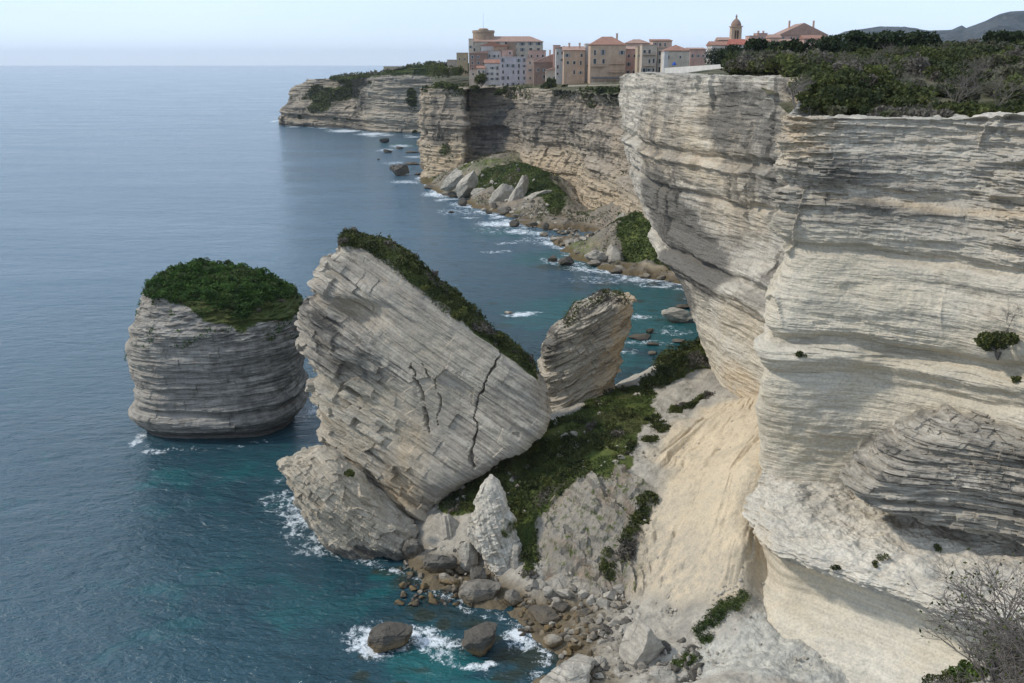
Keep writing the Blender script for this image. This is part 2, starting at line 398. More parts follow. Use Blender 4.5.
def near_disp(P):
    x, y, z = P[..., 0], P[..., 1], P[..., 2]
    prow = sstep(128, 138, y)
    top = sstep(45, 55, z + 3.0 * noise(x * .06, y * .06, 0, 66))     # heavily bedded crown
    patchy = sstep(-.05, .35, noise(x * .09, y * .09, z * .16, 67))
    m1 = np.clip(top * (.45 + .55 * patchy) + .30 * patchy * sstep(33, 40, z) * (1 - top), 0, 1) * (1 - .85 * prow)
    d = beds(P, [(6.5, 26, .55)], 1)
    d = d + m1 * (.90 * lens(x, y, z, 7.5, 1.05, 3, 3.4) + .46 * lens(x, y, z, 3.6, .40, 13, 3.2, .03) + .30 * joints(x, y, z, 2.6, .55, 6) + .16 * joints(x, y, z, 1.1, .22, 7))
    d = d + (.035 + .12 * m1) * lens(x, y, z, 1.6, .16, 23, 2.5) + (1 - m1) * (.22 * fbm(x / 9, y / 9, z / 1.3, 4, 24) + .13 * fbm(x / 4, y / 4, z / .45, 3, 25))
    d = d + prow * (.42 * fbm(x / 14, y / 14, z / 2.0, 4, 43) + .28 * fbm(x / 6, y / 6, z / .7, 4, 53))
    d = d + 1.5 * fbm(x * .07, y * .07, z * .05, 4, 9) + .3 * fbm(x * .6, y * .6, z * .8, 4, 19)
    jn = fbm(x * .16, y * .16, z * .02, 3, 88)
    d = d - .8 * np.exp(-(jn / .018) ** 2) * sstep(-.1, .3, noise(x * .1, y * .1, z * .12, 89)) * sstep(36, 44, z)
    ridge = lambda zc, w, amp: amp * np.exp(-((z - zc + .6 * noise(x * .15, y * .15, 0, 77)) / w) ** 2)
    d = d + ridge(37.4, .8, 1.7) + .5 * ridge(36.6, 1.0, 1.0) * lens(x, y, z, 5, .4, 78) + ridge(55.4, .9, .9) + ridge(48.6, .6, 1.0) + ridge(33.0, .5, .45) - ridge(35.4, .8, .7) - ridge(54.0, .5, .7) - 1.3 * np.exp(-((z - 42.5) / 3.2) ** 2) * (1 - prow) - .8 * np.exp(-((z - 51.5) / 2) ** 2) * (1 - prow) - .9 * np.exp(-((z - 28) / 4.5) ** 2) * (1 - prow)
    return d
def near_attr(P, D):
    x, y, z = P[..., 0], P[..., 1], P[..., 2]
    prow = sstep(126, 138, y)
    pal = (1 - prow) * (1 - sstep(42, 58, z + 5 * noise(x * .1, y * .1, z * .1, 4))) * .9
    pal = np.maximum(pal, prow * (1 - sstep(26, 36, z + 4 * noise(x * .1, y * .1, z * .1, 4))) * .75)
    st = (.36 - .20 * D) * (1 - prow) * sstep(46, 56, z) + prow * .27 * sstep(33, 40, z + 2 * noise(x * .1, y * .1, 0, 31))  # crust on the crown, plus shade painted into its set-back beds
    for (px, py, Y, r, k) in [(655, 205, 205, (10, 16, 9), .68), (672, 240, 196, (8, 14, 8), .8), (690, 265, 185, (7, 12, 6), .8), (668, 295, 185, (5, 12, 6), .6), (640, 130, 222, (6, 12, 10), .4),
                              (735, 120, 165, (9, 16, 7), .55), (760, 170, 148, (8, 12, 8), .45), (690, 330, 178, (4, 8, 4), .3), (745, 290, 150, (7, 10, 3.5), .32),
                              (900, 260, 116, (9, 6, 4), .20), (960, 290, 112, (6, 6, 5), .28), (860, 190, 117, (11, 6, 5), .10), (990, 180, 112, (8, 6, 6), .18)]:
        st = np.maximum(st, k * blob(P, hit(P, px, py), r))
    streak = sstep(.05, .5, noise(x * .35 + y * .35, y * .1, z * .02, 93)) * prow * sstep(30, 40, z)
    st = st + .14 * streak
    wm = 0 * x
    for (px, py, Y, r, k) in [(790, 100, 136, (5, 6, 5), .9), (800, 118, 128, (4, 6, 5), .7), (786, 140, 135, (3, 6, 4), .5), (700, 150, 180, (10, 18, 8), .6), (650, 150, 215, (7, 12, 9), .6), (730, 210, 165, (8, 12, 5), .45), (745, 330, 155, (6, 10, 5), .4), (735, 385, 160, (4, 8, 4), .8)]:
        wm = np.maximum(wm, k * blob(P, hit(P, px, py), r))
    wm = np.maximum(wm, .75 * np.exp(-((z - 54.4 + .8 * noise(x * .1, y * .1, 0, 7)) / .5) ** 2) * (1 - prow) * sstep(33, 42, x))
    return dict(pal=pal, stain_shade=st, warm=wm)
o, NEARP = cliff('cliff', rows, M['cliff'], .17, .115, near_disp, near_attr, cap=14, capdir=(.55, .83), caprise=-.01, flip=True)
tag(o, kind='structure')

# ---- the dark ledge that juts out at the right
LZ = np.array([16.0, 17.4, 18.8, 20.6, 22.2, 23.6, 24.6, 26, 28.2, 30.2, 31.4])
LP = np.array([1050, 1005, 962, 900, 856, 836, 850, 868, 890, 922, 965.])
rows = []
for z in [31.6, 31.2, 30.5, 29.7, 28.8, 28, 27.2, 26.4, 25.4, 24.6, 24.0, 23.4, 22.6, 21.6, 20.6, 19.4, 18.2, 17, 16]:
    p = np.interp(z, LZ, LP); b = .5 * max(0, z - 25)
    rows.append([xz(p + 70, 122, z), xz(p + 22, 113, z), xz(p, 106 + b * .4, z), xz(p + 22, 101.5 + b, z), xz(max(p + 60, 960), 99.5 + b, z), xz(1030, 97 + b, z), xz(1130, 92 + b, z), xz(1300, 86, z)])
rows.insert(0, [q + np.array([2, 7, .4]) for q in rows[0]])
rows.append([q + np.array([3, 8, .3]) for q in rows[-1]])
def ledge_disp(P):
    x, y, z = P[..., 0], P[..., 1], P[..., 2]
    return 1.7 * strata(x, y, z, 1.5, 12, 70, .9) + .9 * strata(x, y, z, .62, 7, 71, .88) + .32 * joints(x, y, z, 3.6, .7, 73) + .16 * joints(x, y, z, 1.7, .3, 74) + .3 * lens(x, y, z, 6, .5, 71, 2.8) + .2 * lens(x, y, z, 3, .2, 72, 2.8) + .3 * fbm(x * .3, y * .3, z * .3, 4, 3)
def ledge_attr(P, D):
    x, y, z = P[..., 0], P[..., 1], P[..., 2]
    return dict(stain_shade=np.clip(.20 - .16 * sstep(28, 30, z) - .30 * D, 0, 1), warm=.35 * blob(P, at(862, 486, 96), (4, 4, 1)))  # gaps between the beds darkened in colour to deepen their shade
o, LEDGEP = cliff('rock_ledge', rows, M['ledge'], .10, .055, ledge_disp, ledge_attr)
tag(o, kind='structure')

# ---- the white shelf below it and the scoured hollow underneath
sx = [(764, 745, 757, 738), (800, 776, 772, 752), (850, 803, 795, 778), (900, 850, 838, 815), (960, 905, 890, 870), (1040, 960, 950, 940), (1150, 1060, 1060, 1060)]
R = [[], [], [], [], [], [], [], [], []]
edge_py = [511, 549, 560, 577, 596, 618, 640]
for (a, e, c, f), ep in zip(sx, edge_py):
    E = gz(e, ep, 15.2)
    wall = xz(a, 119.5, 19); 
    R[0].append(wall); R[1].append(wall * .55 + E * .45 + np.array([0, 0, .35])); R[2].append(E + np.array([.25, .9, .75]))
    R[3].append(E + np.array([0, 0, 0.])); R[4].append(E + np.array([.8, .9, -1.5]))
    k = sstep(740, 800, e)
    R[5].append(E + np.array([1.6 + 1.2 * k, 2.6 * k + .6, -3.6])); R[6].append(E + np.array([1.7 + 1.0 * k, 2.6 * k + .6, -6.2]))
    R[7].append(E + np.array([.3 - .6 * k, 1.0 * k - .6, -9.2])); R[8].append(E + np.array([-1.5 - 2.0 * k, -2.2 * k - 2, -13.5]))
def shelf_disp(P):
    x, y, z = P[..., 0], P[..., 1], P[..., 2]
    up = sstep(12.5, 14.2, z)
    d = up * (.55 * lens(x, y, z, 3.5, .7, 91, 2.6) + .3 * lens(x, y, z, 1.6, .26, 92, 2.6)) + up * .7 * fbm(x * .45, y * .45, z * .5, 5, 31)
    d = d + (1 - up) * (.5 * fbm(x * .12, y * .12, z * .16, 4, 33) + .05 * np.sin(z * 5 + 3 * noise(x * .2, y * .2, 0, 3)))
    low = 1 - sstep(5, 8.5, z)
    return d + low * .5 * fbm(x * .5, y * .5, z * .5, 5, 44)
def shelf_attr(P, D):
    x, y, z = P[..., 0], P[..., 1], P[..., 2]
    up = sstep(12.5, 14.2, z)
    edge = np.exp(-((z - 14.8) / .8) ** 2)
    return dict(pal=(1 - .75 * up) * .95, stain_shade=up * .06 + edge * .16, warm=(1 - up) * .22 * sstep(48, 30, x) + .5 * blob(P, at(768, 552, 107), (3, 5, 2.5)))
o, SHELFP = cliff('rock_shelf', R, M['pale'], .11, .07, shelf_disp, shelf_attr, flip=True)
tag(o, kind='structure')

# ---- the cliff under the town
def town_stations(z):
    t = sstep(8, 50, z)                                       # 0 foot .. 1 rim
    low = sstep(22, 2, z)
    def L(px, Y, dpx=0, dY=0): return xz(px + dpx * (1 - t), Y + dY * (1 - t), z)
    return [L(452, 740), L(432, 690), L(421, 634, 2, -3), L(430, 617, 3, -4), L(463, 604, 0, -6), L(466, 628, 1, -10), L(492, 622, 0, -10), L(517, 606, 2, -12), L(526, 566, -2, -4), L(545, 548, 0, -9),
            L(568, 532, 2, -12), L(577, 508, 3, -12), L(606, 462, 2, -13), L(636, 425, -6, -17), L(668, 385, -20, -15), L(720, 345, -10, -10)]
rows = []
for z in [56.2, 55, 52, 49, 44, 38, 32, 27, 22, 17, 12, 8, 4, 0, -4]:
    rr = town_stations(z)
    if z == 56.2:
        for j in range(len(rr)): rr[j] = rr[j] + np.array([0, 0, (-1.5, -1.5, -1.5, -1.2, -1, -.5, -.8, -.8, -.3, 0, 0, .3, 1, 2.2, 4, 5)[j]])
    rows.append(rr)
def town_disp(P):
    x, y, z = P[..., 0], P[..., 1], P[..., 2]
    return beds(P, [(8.5, 70, 2.4), (3.1, 28, .9)], 130) + 1.3 * joints(x, y, z, 9, 5.0, 134) * sstep(.0, .3, noise(x * .03, y * .03, z * .04, 135)) + .5 * joints(x, y, z, 4, 1.6, 136) - 3.5 * blob(P, at(503, 130, 600), (16, 40, 9)) - 2.5 * blob(P, at(580, 122, 500), (14, 30, 6)) - 2.0 * blob(P, at(600, 165, 470), (16, 30, 2.5)) - 1.8 * blob(P, at(600, 186, 462), (16, 30, 2.0)) + .7 * lens(x, y, z, 26, 2.2, 131, 2.2) + .4 * lens(x, y, z, 9, .9, 132, 2.2) - 1.6 * np.exp(-(fbm(x * .05, y * .05, z * .008, 3, 133) / .025) ** 2) * sstep(20, 34, z) + 3.0 * fbm(x * .03, y * .03, z * .02, 4, 61) + .9 * fbm(x * .16, y * .16, z * .12, 4, 62)
def town_attr(P, D):
    x, y, z = P[..., 0], P[..., 1], P[..., 2]
    warm = .55 * (1 - sstep(14, 26, z + 5 * noise(x * .02, y * .02, 0, 9))) + .25 * sstep(.1, .5, noise(x * .03, y * .03, z * .05, 12))
    pal = .55 * (1 - sstep(16, 30, z)) + .35 * sstep(46, 53, z)
    st = .22 + .30 * np.exp(-((z - 40) / 11) ** 2) * sstep(-.25, .4, noise(x * .03, y * .03, z * .06, 5))
    for (px, py, Y, r, k) in [(505, 122, 600, (18, 26, 11), .9), (488, 140, 612, (14, 30, 20), .5), (575, 118, 505, (10, 20, 7), .5), (598, 150, 470, (14, 20, 5), .42), (600, 175, 460, (14, 20, 4), .4), (436, 120, 616, (3, 8, 22), .55), (443, 140, 612, (9, 10, 4), .6),
                              (610, 108, 455, (12, 20, 4), .45)]:
        st = np.maximum(st, k * blob(P, at(px, py, Y), r))  # weather stains, with shade painted into the overhang recesses
    vg = .55 * sstep(48.5, 54, z + 3 * noise(x * .06, y * .06, 0, 3)) * sstep(-.05, .35, noise(x * .05, y * .05, z * .1, 21))
    vg = np.maximum(vg, .6 * blob(P, at(448, 150, 608), (6, 10, 5)))
    return dict(warm=warm, pal=pal, stain_shade=st, veg=vg)
o, TOWNP = cliff('cliff', rows, M['far'], .5, .28, town_disp, town_attr, cap=40, capdir=(.8, .6), caprise=.02)
tag(o, kind='structure')

# ---- the white cliff and the headland beyond
HST = [(330, 1400, 47), (296, 1290, 49), (279, 1205, 50), (286, 1168, 51.5), (318, 1142, 52.5), (347, 1118, 52), (361, 1092, 50), (372, 1070, 54), (395, 1050, 59), (420, 1040, 61), (450, 1030, 63), (520, 1000, 63)]
rows = []
for k in np.linspace(0, 1, 15):
    rr = []
    for j, (px, Y, zt) in enumerate(HST):
        zt = zt + (0, 0, 0, 0, 0, .5, 1.5, 3, 4, 6, 6, 6)[j]
        z = zt * (1 - k) - 5 * k
        inset = (0, 1, 1, .7, .3, 0, 0, 0, 0, 0, 0, 0)[j] * 26 * sstep(.22, .0, k) * 1.0 + (0, .4, 1, .5, .2, 0, 0, 0, 0, 0, 0, 0)[j] * 12 * sstep(.75, .2, k)
        green = (0, 0, 0, .3, 1, .9, .2, 0, 0, 0, 0, 0)[j] * 34 * sstep(.62, .1, k)
        rr.append(xz(px, Y, z) + np.array([inset, green + inset * .3, 0]))
    rows.append(rr)
def head_disp(P):
    x, y, z = P[..., 0], P[..., 1], P[..., 2]
    return beds(P, [(9, 110, 3.0), (4.0, 50, 1.2)], 170) + 1.6 * lens(x, y, z, 40, 3.4, 171, 3) + .9 * lens(x, y, z, 14, 1.5, 172, 3) + 1.6 * joints(x, y, z, 16, 6, 173) * sstep(-.1, .2, noise(x * .02, y * .02, z * .05, 175)) + .6 * joints(x, y, z, 7, 2.4, 174) + 4 * fbm(x * .018, y * .018, z * .015, 4, 71) + 1.4 * fbm(x * .1, y * .1, z * .08, 4, 72)
def head_attr(P, D):
    x, y, z = P[..., 0], P[..., 1], P[..., 2]
    white = sstep(-170, -150, x)
    vg = 0 * x
    for (px, py, Y, r) in [(325, 96, 1150, (28, 60, 11)), (345, 92, 1135, (26, 60, 9)), (318, 105, 1140, (16, 60, 9)), (412, 100, 1045, (6, 40, 13)), (355, 82, 1125, (40, 60, 5))]:
        vg = np.maximum(vg, .78 * blob(P, at(px, py, Y), r))
    vg = np.maximum(vg, .75 * sstep(54, 60, z) * white)
    vg = vg + .3 * noise(x * .09, y * .09, z * .12, 81) * (vg > .02)
    return dict(pal=.7 * white * (1 - sstep(48, 56, z)), stain_shade=.30 * (1 - white) + .35 * np.maximum(0, noise(x * .03, y * .03, z * .07, 83)) + .8 * (1 - sstep(0, 4, z)) * .7, veg=vg, warm=.3 * (1 - white))
o, HEADP = cliff('headland', rows, M['head'], .8, .42, head_disp, head_attr, cap=160, capdir=(.75, .66), caprise=.02)
tag(o, kind='structure')

# ================================================================== SLOPES, GROUND AND HILLS
def tps(pts):
    p = np.array(pts, float); n = len(p)
    def U(r2): return np.where(r2 > 1e-9, r2 * np.log(r2 + 1e-12), 0)
    K = U(((p[:, None, :2] - p[None, :, :2]) ** 2).sum(-1)) + np.eye(n) * 4.0
    Q = np.concatenate([np.ones((n, 1)), p[:, :2]], 1)
    A = np.block([[K, Q], [Q.T, np.zeros((3, 3))]])
    w = np.linalg.solve(A, np.concatenate([p[:, 2], np.zeros(3)]))
    def f(x, y):
        z = w[n] + w[n + 1] * x + w[n + 2] * y
        for i in range(n): z = z + w[i] * U((x - p[i, 0]) ** 2 + (y - p[i, 1]) ** 2)
        return z
    return f
S = [(400, 548, .3), (440, 582, .3), (475, 602, .3), (520, 612, .3), (552, 642, .2), (540, 683, .2), (380, 600, -3), (450, 640, -3), (500, 672, -3), (350, 570, -4), (300, 520, -5), (250, 560, -6),
     (600, 590, 2), (640, 602, 3), (640, 625, 2.5), (600, 640, 1.4), (640, 675, 2), (580, 665, .6), (430, 500, 4), (455, 475, 7), (520, 440, 12.5), (560, 425, 14), (600, 402, 15), (640, 382, 15.2), (690, 352, 13.8), (655, 365, 13),
     (545, 575, 3), (600, 578, 3), (635, 580, 3.6), (510, 520, 6.2), (530, 560, 4), (490, 470, 9.2), (560, 470, 11.5), (555, 494, 10), (600, 500, 11.3), (632, 490, 12.5), (622, 460, 14.5), (600, 440, 14.5), (585, 455, 13),
     (650, 588, 4), (690, 600, 5), (722, 600, 7), (660, 540, 8), (700, 530, 11), (742, 530, 14), (680, 470, 13.6), (720, 460, 16.3), (750, 470, 18), (700, 410, 16.2), (735, 402, 18.5), (760, 440, 19.6), (775, 405, 21),
     (738, 562, 9.5), (760, 582, 7.5), (720, 640, 4.2), (690, 652, 3), (700, 683, 3), (760, 650, 4.8), (800, 683, 5.0), (660, 683, 2.2), (740, 683, 5.5), (860, 700, 4), (495, 586, .6), (482, 560, 1.6), (470, 580, .4), (505, 596, .4)]
SW = [tuple(gz(a, b, c)) for a, b, c in S]
SW += [(30, 222, -4), (10, 205, -3), (45, 240, -3), (20, 195, 1.5), (35, 205, 5), (52, 205, 14), (60, 170, 22), (60, 140, 22), (55, 110, 5), (50, 90, 3), (40, 105, 7), (36, 118, 15), (10, 185, 3), (0, 175, 3), (-8, 165, 3), (-20, 160, -2), (-25, 145, -4), (-12, 150, 1),
       (-30, 180, -8), (-5, 210, -8), (30, 80, 4), (10, 80, 1), (-15, 90, -8), (-40, 120, -10)]
HF = tps(SW)
X, Y = np.meshgrid(np.arange(-32, 62, .14), np.arange(84, 226, .14))
Z = HF(X, Y)
def inpoly(X, Y, poly, soft=1.2):
    poly = np.array(poly); d = np.full(X.shape, 1e9); ins = np.zeros(X.shape, bool)
    for a, b in zip(poly, np.roll(poly, -1, 0)):
        e = b - a; t = np.clip(((X - a[0]) * e[0] + (Y - a[1]) * e[1]) / (e @ e), 0, 1)
        d = np.minimum(d, np.hypot(X - a[0] - t * e[0], Y - a[1] - t * e[1]))
        c = (a[1] <= Y) != (b[1] <= Y); ins ^= c & (X < a[0] + (Y - a[1]) / np.where(e[1] == 0, 1e-9, e[1]) * e[0])
    return sstep(-soft, soft, np.where(ins, d, -d))
def on(px, py):
    """where a bearing meets the slope"""
    d = ray(px, py); t = np.linspace(70, 260, 800); q = np.array([0, 0, CAMZ])[None] + d[None] * (t / d[1])[:, None]
    h = q[:, 2] - np.maximum(HF(q[:, 0], q[:, 1]), 0); k = np.argmax(h < 0) if (h < 0).any() else -1
    return q[k]
def wpoly(L): return [on(a, b)[:2] for a, b in L]
wx = X + 3.0 * fbm(X * .25, Y * .2, 1, 3, 5); wy = Y + 3.0 * fbm(X * .25, Y * .25, 9, 3, 6)
sand = inpoly(wx, wy, wpoly([(705, 405), (760, 395), (790, 420), (775, 545), (762, 588), (728, 612), (692, 604), (662, 596), (632, 590), (630, 580), (640, 560), (655, 500), (668, 440)]), 2.0)
green = inpoly(wx, wy, wpoly([(430, 475), (470, 430), (520, 425), (560, 425), (610, 390), (640, 385), (655, 400), (640, 440), (638, 480), (560, 495), (540, 520), (545, 560), (525, 580), (510, 540), (480, 520), (440, 525), (420, 500)]), 1.0)
crag = inpoly(wx, wy, wpoly([(536, 512), (560, 490), (600, 472), (645, 478), (652, 520), (640, 592), (545, 580)]), .9)
brush = inpoly(wx, wy, wpoly([(640, 388), (655, 372), (690, 338), (730, 335), (735, 365), (700, 372), (660, 392)]), .8)
white = inpoly(wx, wy, wpoly([(690, 660), (735, 640), (775, 600), (840, 660), (840, 690), (680, 690)]), .8)
rgh = 1.5 * fbm(X * .35, Y * .35, 0, 6, 90)
ridg = 1 - np.abs(fbm(X * .30, Y * .30, 3, 5, 91)) * 2.2
Z = Z + crag * (.55 * joints(X, Y, Z * 1.5 + .4 * X, 2.2, 1.4, 96) + ridg * .85 + 1.0 * strata(X, Y, Z + .5 * X, 1.6, 5, 95)) + (1 - sand) * (1 - green * .6) * (1 - crag) * .55 * rgh + sand * .16 * rgh
gu, gv = .8 * X - .6 * Y, .6 * X + .8 * Y                                  # across and down the chute
rill = np.abs(fbm(gu * .34 + .8 * fbm(X * .12, Y * .12, 0, 3, 4), gv * .045, 0, 4, 55)); rill2 = noise(gu * 1.3 + .8 * fbm(X * .3, Y * .3, 0, 2, 14), gv * .12, 0, 56)
low = sstep(14, 6, Z + 2 * fbm(X * .15, Y * .15, 0, 3, 3)) * sand
Z = Z + sand * (1.5 * np.minimum(rill, .45) + .13 * rill2 + .16 * fbm(X * .9, Y * .9, 0, 5, 62) + .10 * np.maximum(0, noise(X * 2.2, Y * 2.2, 0, 63) - .2) + low * (.5 * fbm(X * .5, Y * .5, 0, 6, 57) + 1.6 * np.maximum(0, fbm(X * .42, Y * .42, 0, 4, 58) - .08)))
Z = Z + green * .35 * fbm(X * .5, Y * .5, 0, 4, 59) + white * .5 * fbm(X * .5, Y * .5, 0, 5, 60)
P = np.stack([X, Y, Z], -1)
def slope_mat(name='scree_and_turf', a=(.33, .295, .24), b=(.47, .425, .345)):
    s = NT(name); v = s.coord()
    n1 = s.noise(v, .18, 6, .62, .4); n2 = s.noise(v, .9, 6, .68); n3 = s.noise(v, 4, 4, .7)
    c = s.mix(s.ramp(n2, [(.35, 0.0), (.65, 1.0)]), a, b)
    c = s.mix(s.ramp(n1, [(.45, 0.0), (.65, .7)]), c, (.21, .195, .165))
    c = s.mix(s.math('MULTIPLY', s.ramp(n1, [(.5, 0.0), (.62, .6)]), s.attr('crag')), c, (.40, .27, .16))
    c = s.mix(s.math('MULTIPLY', s.attr('crag'), s.ramp(n2, [(.3, .25), (.65, .8)])), c, (.225, .19, .145))
    sc = s.mix(s.ramp(n1, [(.36, 0.0), (.62, 1.0)]), (.62, .50, .335), (.52, .43, .30))
    sc = s.mix(s.math('MULTIPLY', s.attr('low'), s.ramp(n2, [(.35, 0.0), (.6, .85)])), sc, (.42, .365, .285))
    sc = s.mix(s.ramp(n2, [(.50, 0.0), (.68, .6)]), sc, (.38, .315, .225))
    sc = s.mix(s.ramp(s.vor(v, 1.7), [(.10, .7), (.24, 0.0)]), sc, s.mix(n3, (.30, .26, .20), (.52, .47, .37)))
    c = s.mix(s.attr('sand'), c, sc)
    c = s.mix(s.attr('white'), c, s.mix(s.ramp(n2, [(.4, 0.0), (.6, 1.0)]), (.52, .49, .41), (.36, .34, .29)))
    g = s.math('ADD', s.attr('green'), s.math('MULTIPLY', s.math('SUBTRACT', n2, .5), 1.5))
    gc = s.mix(s.noise(v, 1.8, 5, .7), (.030, .046, .012), (.105, .130, .034))
    gc = s.mix(s.ramp(s.noise(v, .14, 4, .6), [(.42, 0.0), (.62, .8)]), gc, (.14, .155, .048))
    c = s.mix(s.ramp(g, [(.40, 0.0), (.60, 1.0)]), c, gc)
    wet = s.math('SUBTRACT', 1.0, s.math('MULTIPLY', s.ramp(s.attr('hgt'), [(.2, 1.0), (.6, 0.0)]), .72))
    c = s.mix(1.0, c, s.mix(s.ramp(n2, [(.3, 0.0), (.7, 1.0)]), (.6, .45, .22), (.5, .5, .5)), 'MIX') if False else c
    c = s.mix(s.ramp(s.attr('hgt'), [(.30, .85), (.62, 0.0)]), c, s.mix(n2, (.05, .042, .028), (.17, .115, .05)))
    c = s.mix(.75, c, s.ramp(n3, [(.3, .75), (.7, 1.1)]), 'MULTIPLY')
    h = s.math('ADD', s.math('MULTIPLY', n2, 1.0), s.math('MULTIPLY', n3, .5))
    return s.done(c, .95, s.bump(h, .7, .3), .1)
M['slope'] = slope_mat(); M['scree'] = slope_mat('dark_scree', (.10, .09, .07), (.25, .22, .17))
o = grid_obj('slope', P, M['slope'], smooth=False, attrs=dict(sand=sand, low=low, green=np.maximum(green * .95, brush * .9) * (1 - .9 * crag) + crag * .36, crag=crag, white=white, hgt=np.clip(Z / 4 + .1, 0, 1)))
tag(o, kind='structure')
SLOPE = P; SG = green; SB = brush

# ---- plateau behind the rims
PL = [(20, 240, 66.6), (33, 235, 67.5), (36, 180, 68.2), (38, 150, 68.6), (34, 128, 64.4), (45, 126, 64.0), (60, 122, 64.0), (75, 115, 64.0), (95, 105, 64), (50, 136, 65.8), (80, 130, 66.2), (60, 160, 68.5), (80, 165, 69.6), (60, 210, 69.2), (90, 210, 71.2), (120, 200, 72.0), (45, 250, 69), (60, 300, 69), (120, 300, 71.5), (200, 300, 73), (200, 180, 74),
      (30, 300, 66), (50, 380, 62), (80, 420, 65), (160, 430, 71), (38, 430, 57.5), (30, 470, 56.2), (5, 540, 56), (-12, 600, 55.3), (60, 560, 61), (150, 600, 68), (-40, 640, 54.5), (0, 640, 57), (-55, 700, 57), (-20, 720, 60), (60, 760, 66), (300, 500, 74), (300, 800, 72), (100, 900, 68), (-60, 820, 62), (-90, 900, 60), (-60, 1000, 62)]
pf = tps(PL)
X, Y = np.meshgrid(np.arange(-130, 420, 2.0), np.arange(100, 1050, 2.5))
Z = pf(X, Y)
# keep only the ground that lies behind the cliff rims
rim = np.array([[80, 101], [64, 113], [50, 117.5], [42, 121], [36, 124], [37, 140], [36, 165], [33, 200], [30, 234], [36, 245], [60, 258], [62, 330], [52, 392], [44, 436], [38, 470], [30, 515], [22, 540], [18, 560], [11, 575], [4, 614], [-8, 630], [-24, 637], [-27, 612], [-48, 622], [-55, 640], [-54, 695], [-60, 760], [-75, 900], [-80, 1060], [430, 1060], [430, 90]])
ins = inpoly(X, Y, rim, 2.5) > .22
Z = Z + .5 * fbm(X * .05, Y * .05, 0, 3, 2) - 2.6 * (1 - inpoly(X, Y, rim, 14))
s = NT('scrub_ground'); v = s.coord(); n = s.noise(v, .3, 6, .7)
M['ground'] = s.done(s.mix(s.ramp(n, [(.4, 0.0), (.6, 1.0)]), (.035, .042, .018), (.13, .115, .075)), .95, s.bump(n, .6, .4), .1)
Vv = np.stack([X, Y, Z], -1).reshape(-1, 3); F = gridF(*X.shape)
F = F[ins.reshape(-1)[F].all(1)]
tag(link('ground', npmesh('ground', Vv, F), M['ground']), kind='structure')
def plat(x, y): return float(pf(np.array(x, float), np.array(y, float)))

# ---- mountains inland
def mountain(name, pts, Y0, depth, seed):
    px = np.array([p[0] for p in pts], float); py = np.array([p[1] for p in pts], float)
    xs = np.linspace(px[0], px[-1], 300); ys = np.interp(xs, px, py)
    top = np.array([at(a, b, Y0) for a, b in zip(xs, ys)])
    rowsm = []
    for t in np.linspace(-1, 1, 70):
        r = top.copy(); r[:, 1] += t * depth; r[:, 0] *= r[:, 1] / Y0
        prof = (1 - abs(t)) ** 1.15
        base = 55.0
        zz = base + (top[:, 2] - base) * prof
        am = (top[:, 2] - base) * .42 * min(1, 3 * abs(t)) * (1 - abs(t)) * 1.6
        zz = zz + am * fbm(r[:, 0] * .004, r[:, 1] * .004, 0, 6, seed) + np.minimum(1, abs(t) * 12) * 9 * fbm(r[:, 0] * .02, r[:, 1] * .02, 0, 5, seed + 3)
        r[:, 2] = zz; rowsm.append(r)
    return tag(grid_obj(name, np.array(rowsm), M['mount']), kind='structure')
s = NT('mountain_scrub_haze'); v = s.coord(); n = s.noise(v, .012, 8, .68, .5); n2 = s.noise(v, .05, 6, .7)
c = s.mix(s.ramp(n, [(.42, 0.0), (.58, 1.0)]), (.028, .038, .042), (.066, .076, .080))  # scrub colour shifted to blue to add distance haze
c = s.mix(s.ramp(n2, [(.55, 0.0), (.68, .8)]), c, (.17, .16, .15))
M['mount'] = s.done(c, .95, s.bump(n2, .5, 8), .1)
mountain('hill', [(780, 46), (820, 42), (845, 31), (860, 29), (880, 26), (905, 26.5), (930, 30), (952, 29), (962, 24.5), (972, 30), (1000, 34), (1100, 40)], 4300, 900, 3)
mountain('mountain', [(880, 44), (930, 36), (960, 29), (985, 20), (1000, 13), (1010, 10.5), (1024, 9.5), (1060, 5), (1110, 2), (1170, 12), (1240, 22), (1330, 40)], 3600, 1100, 8)

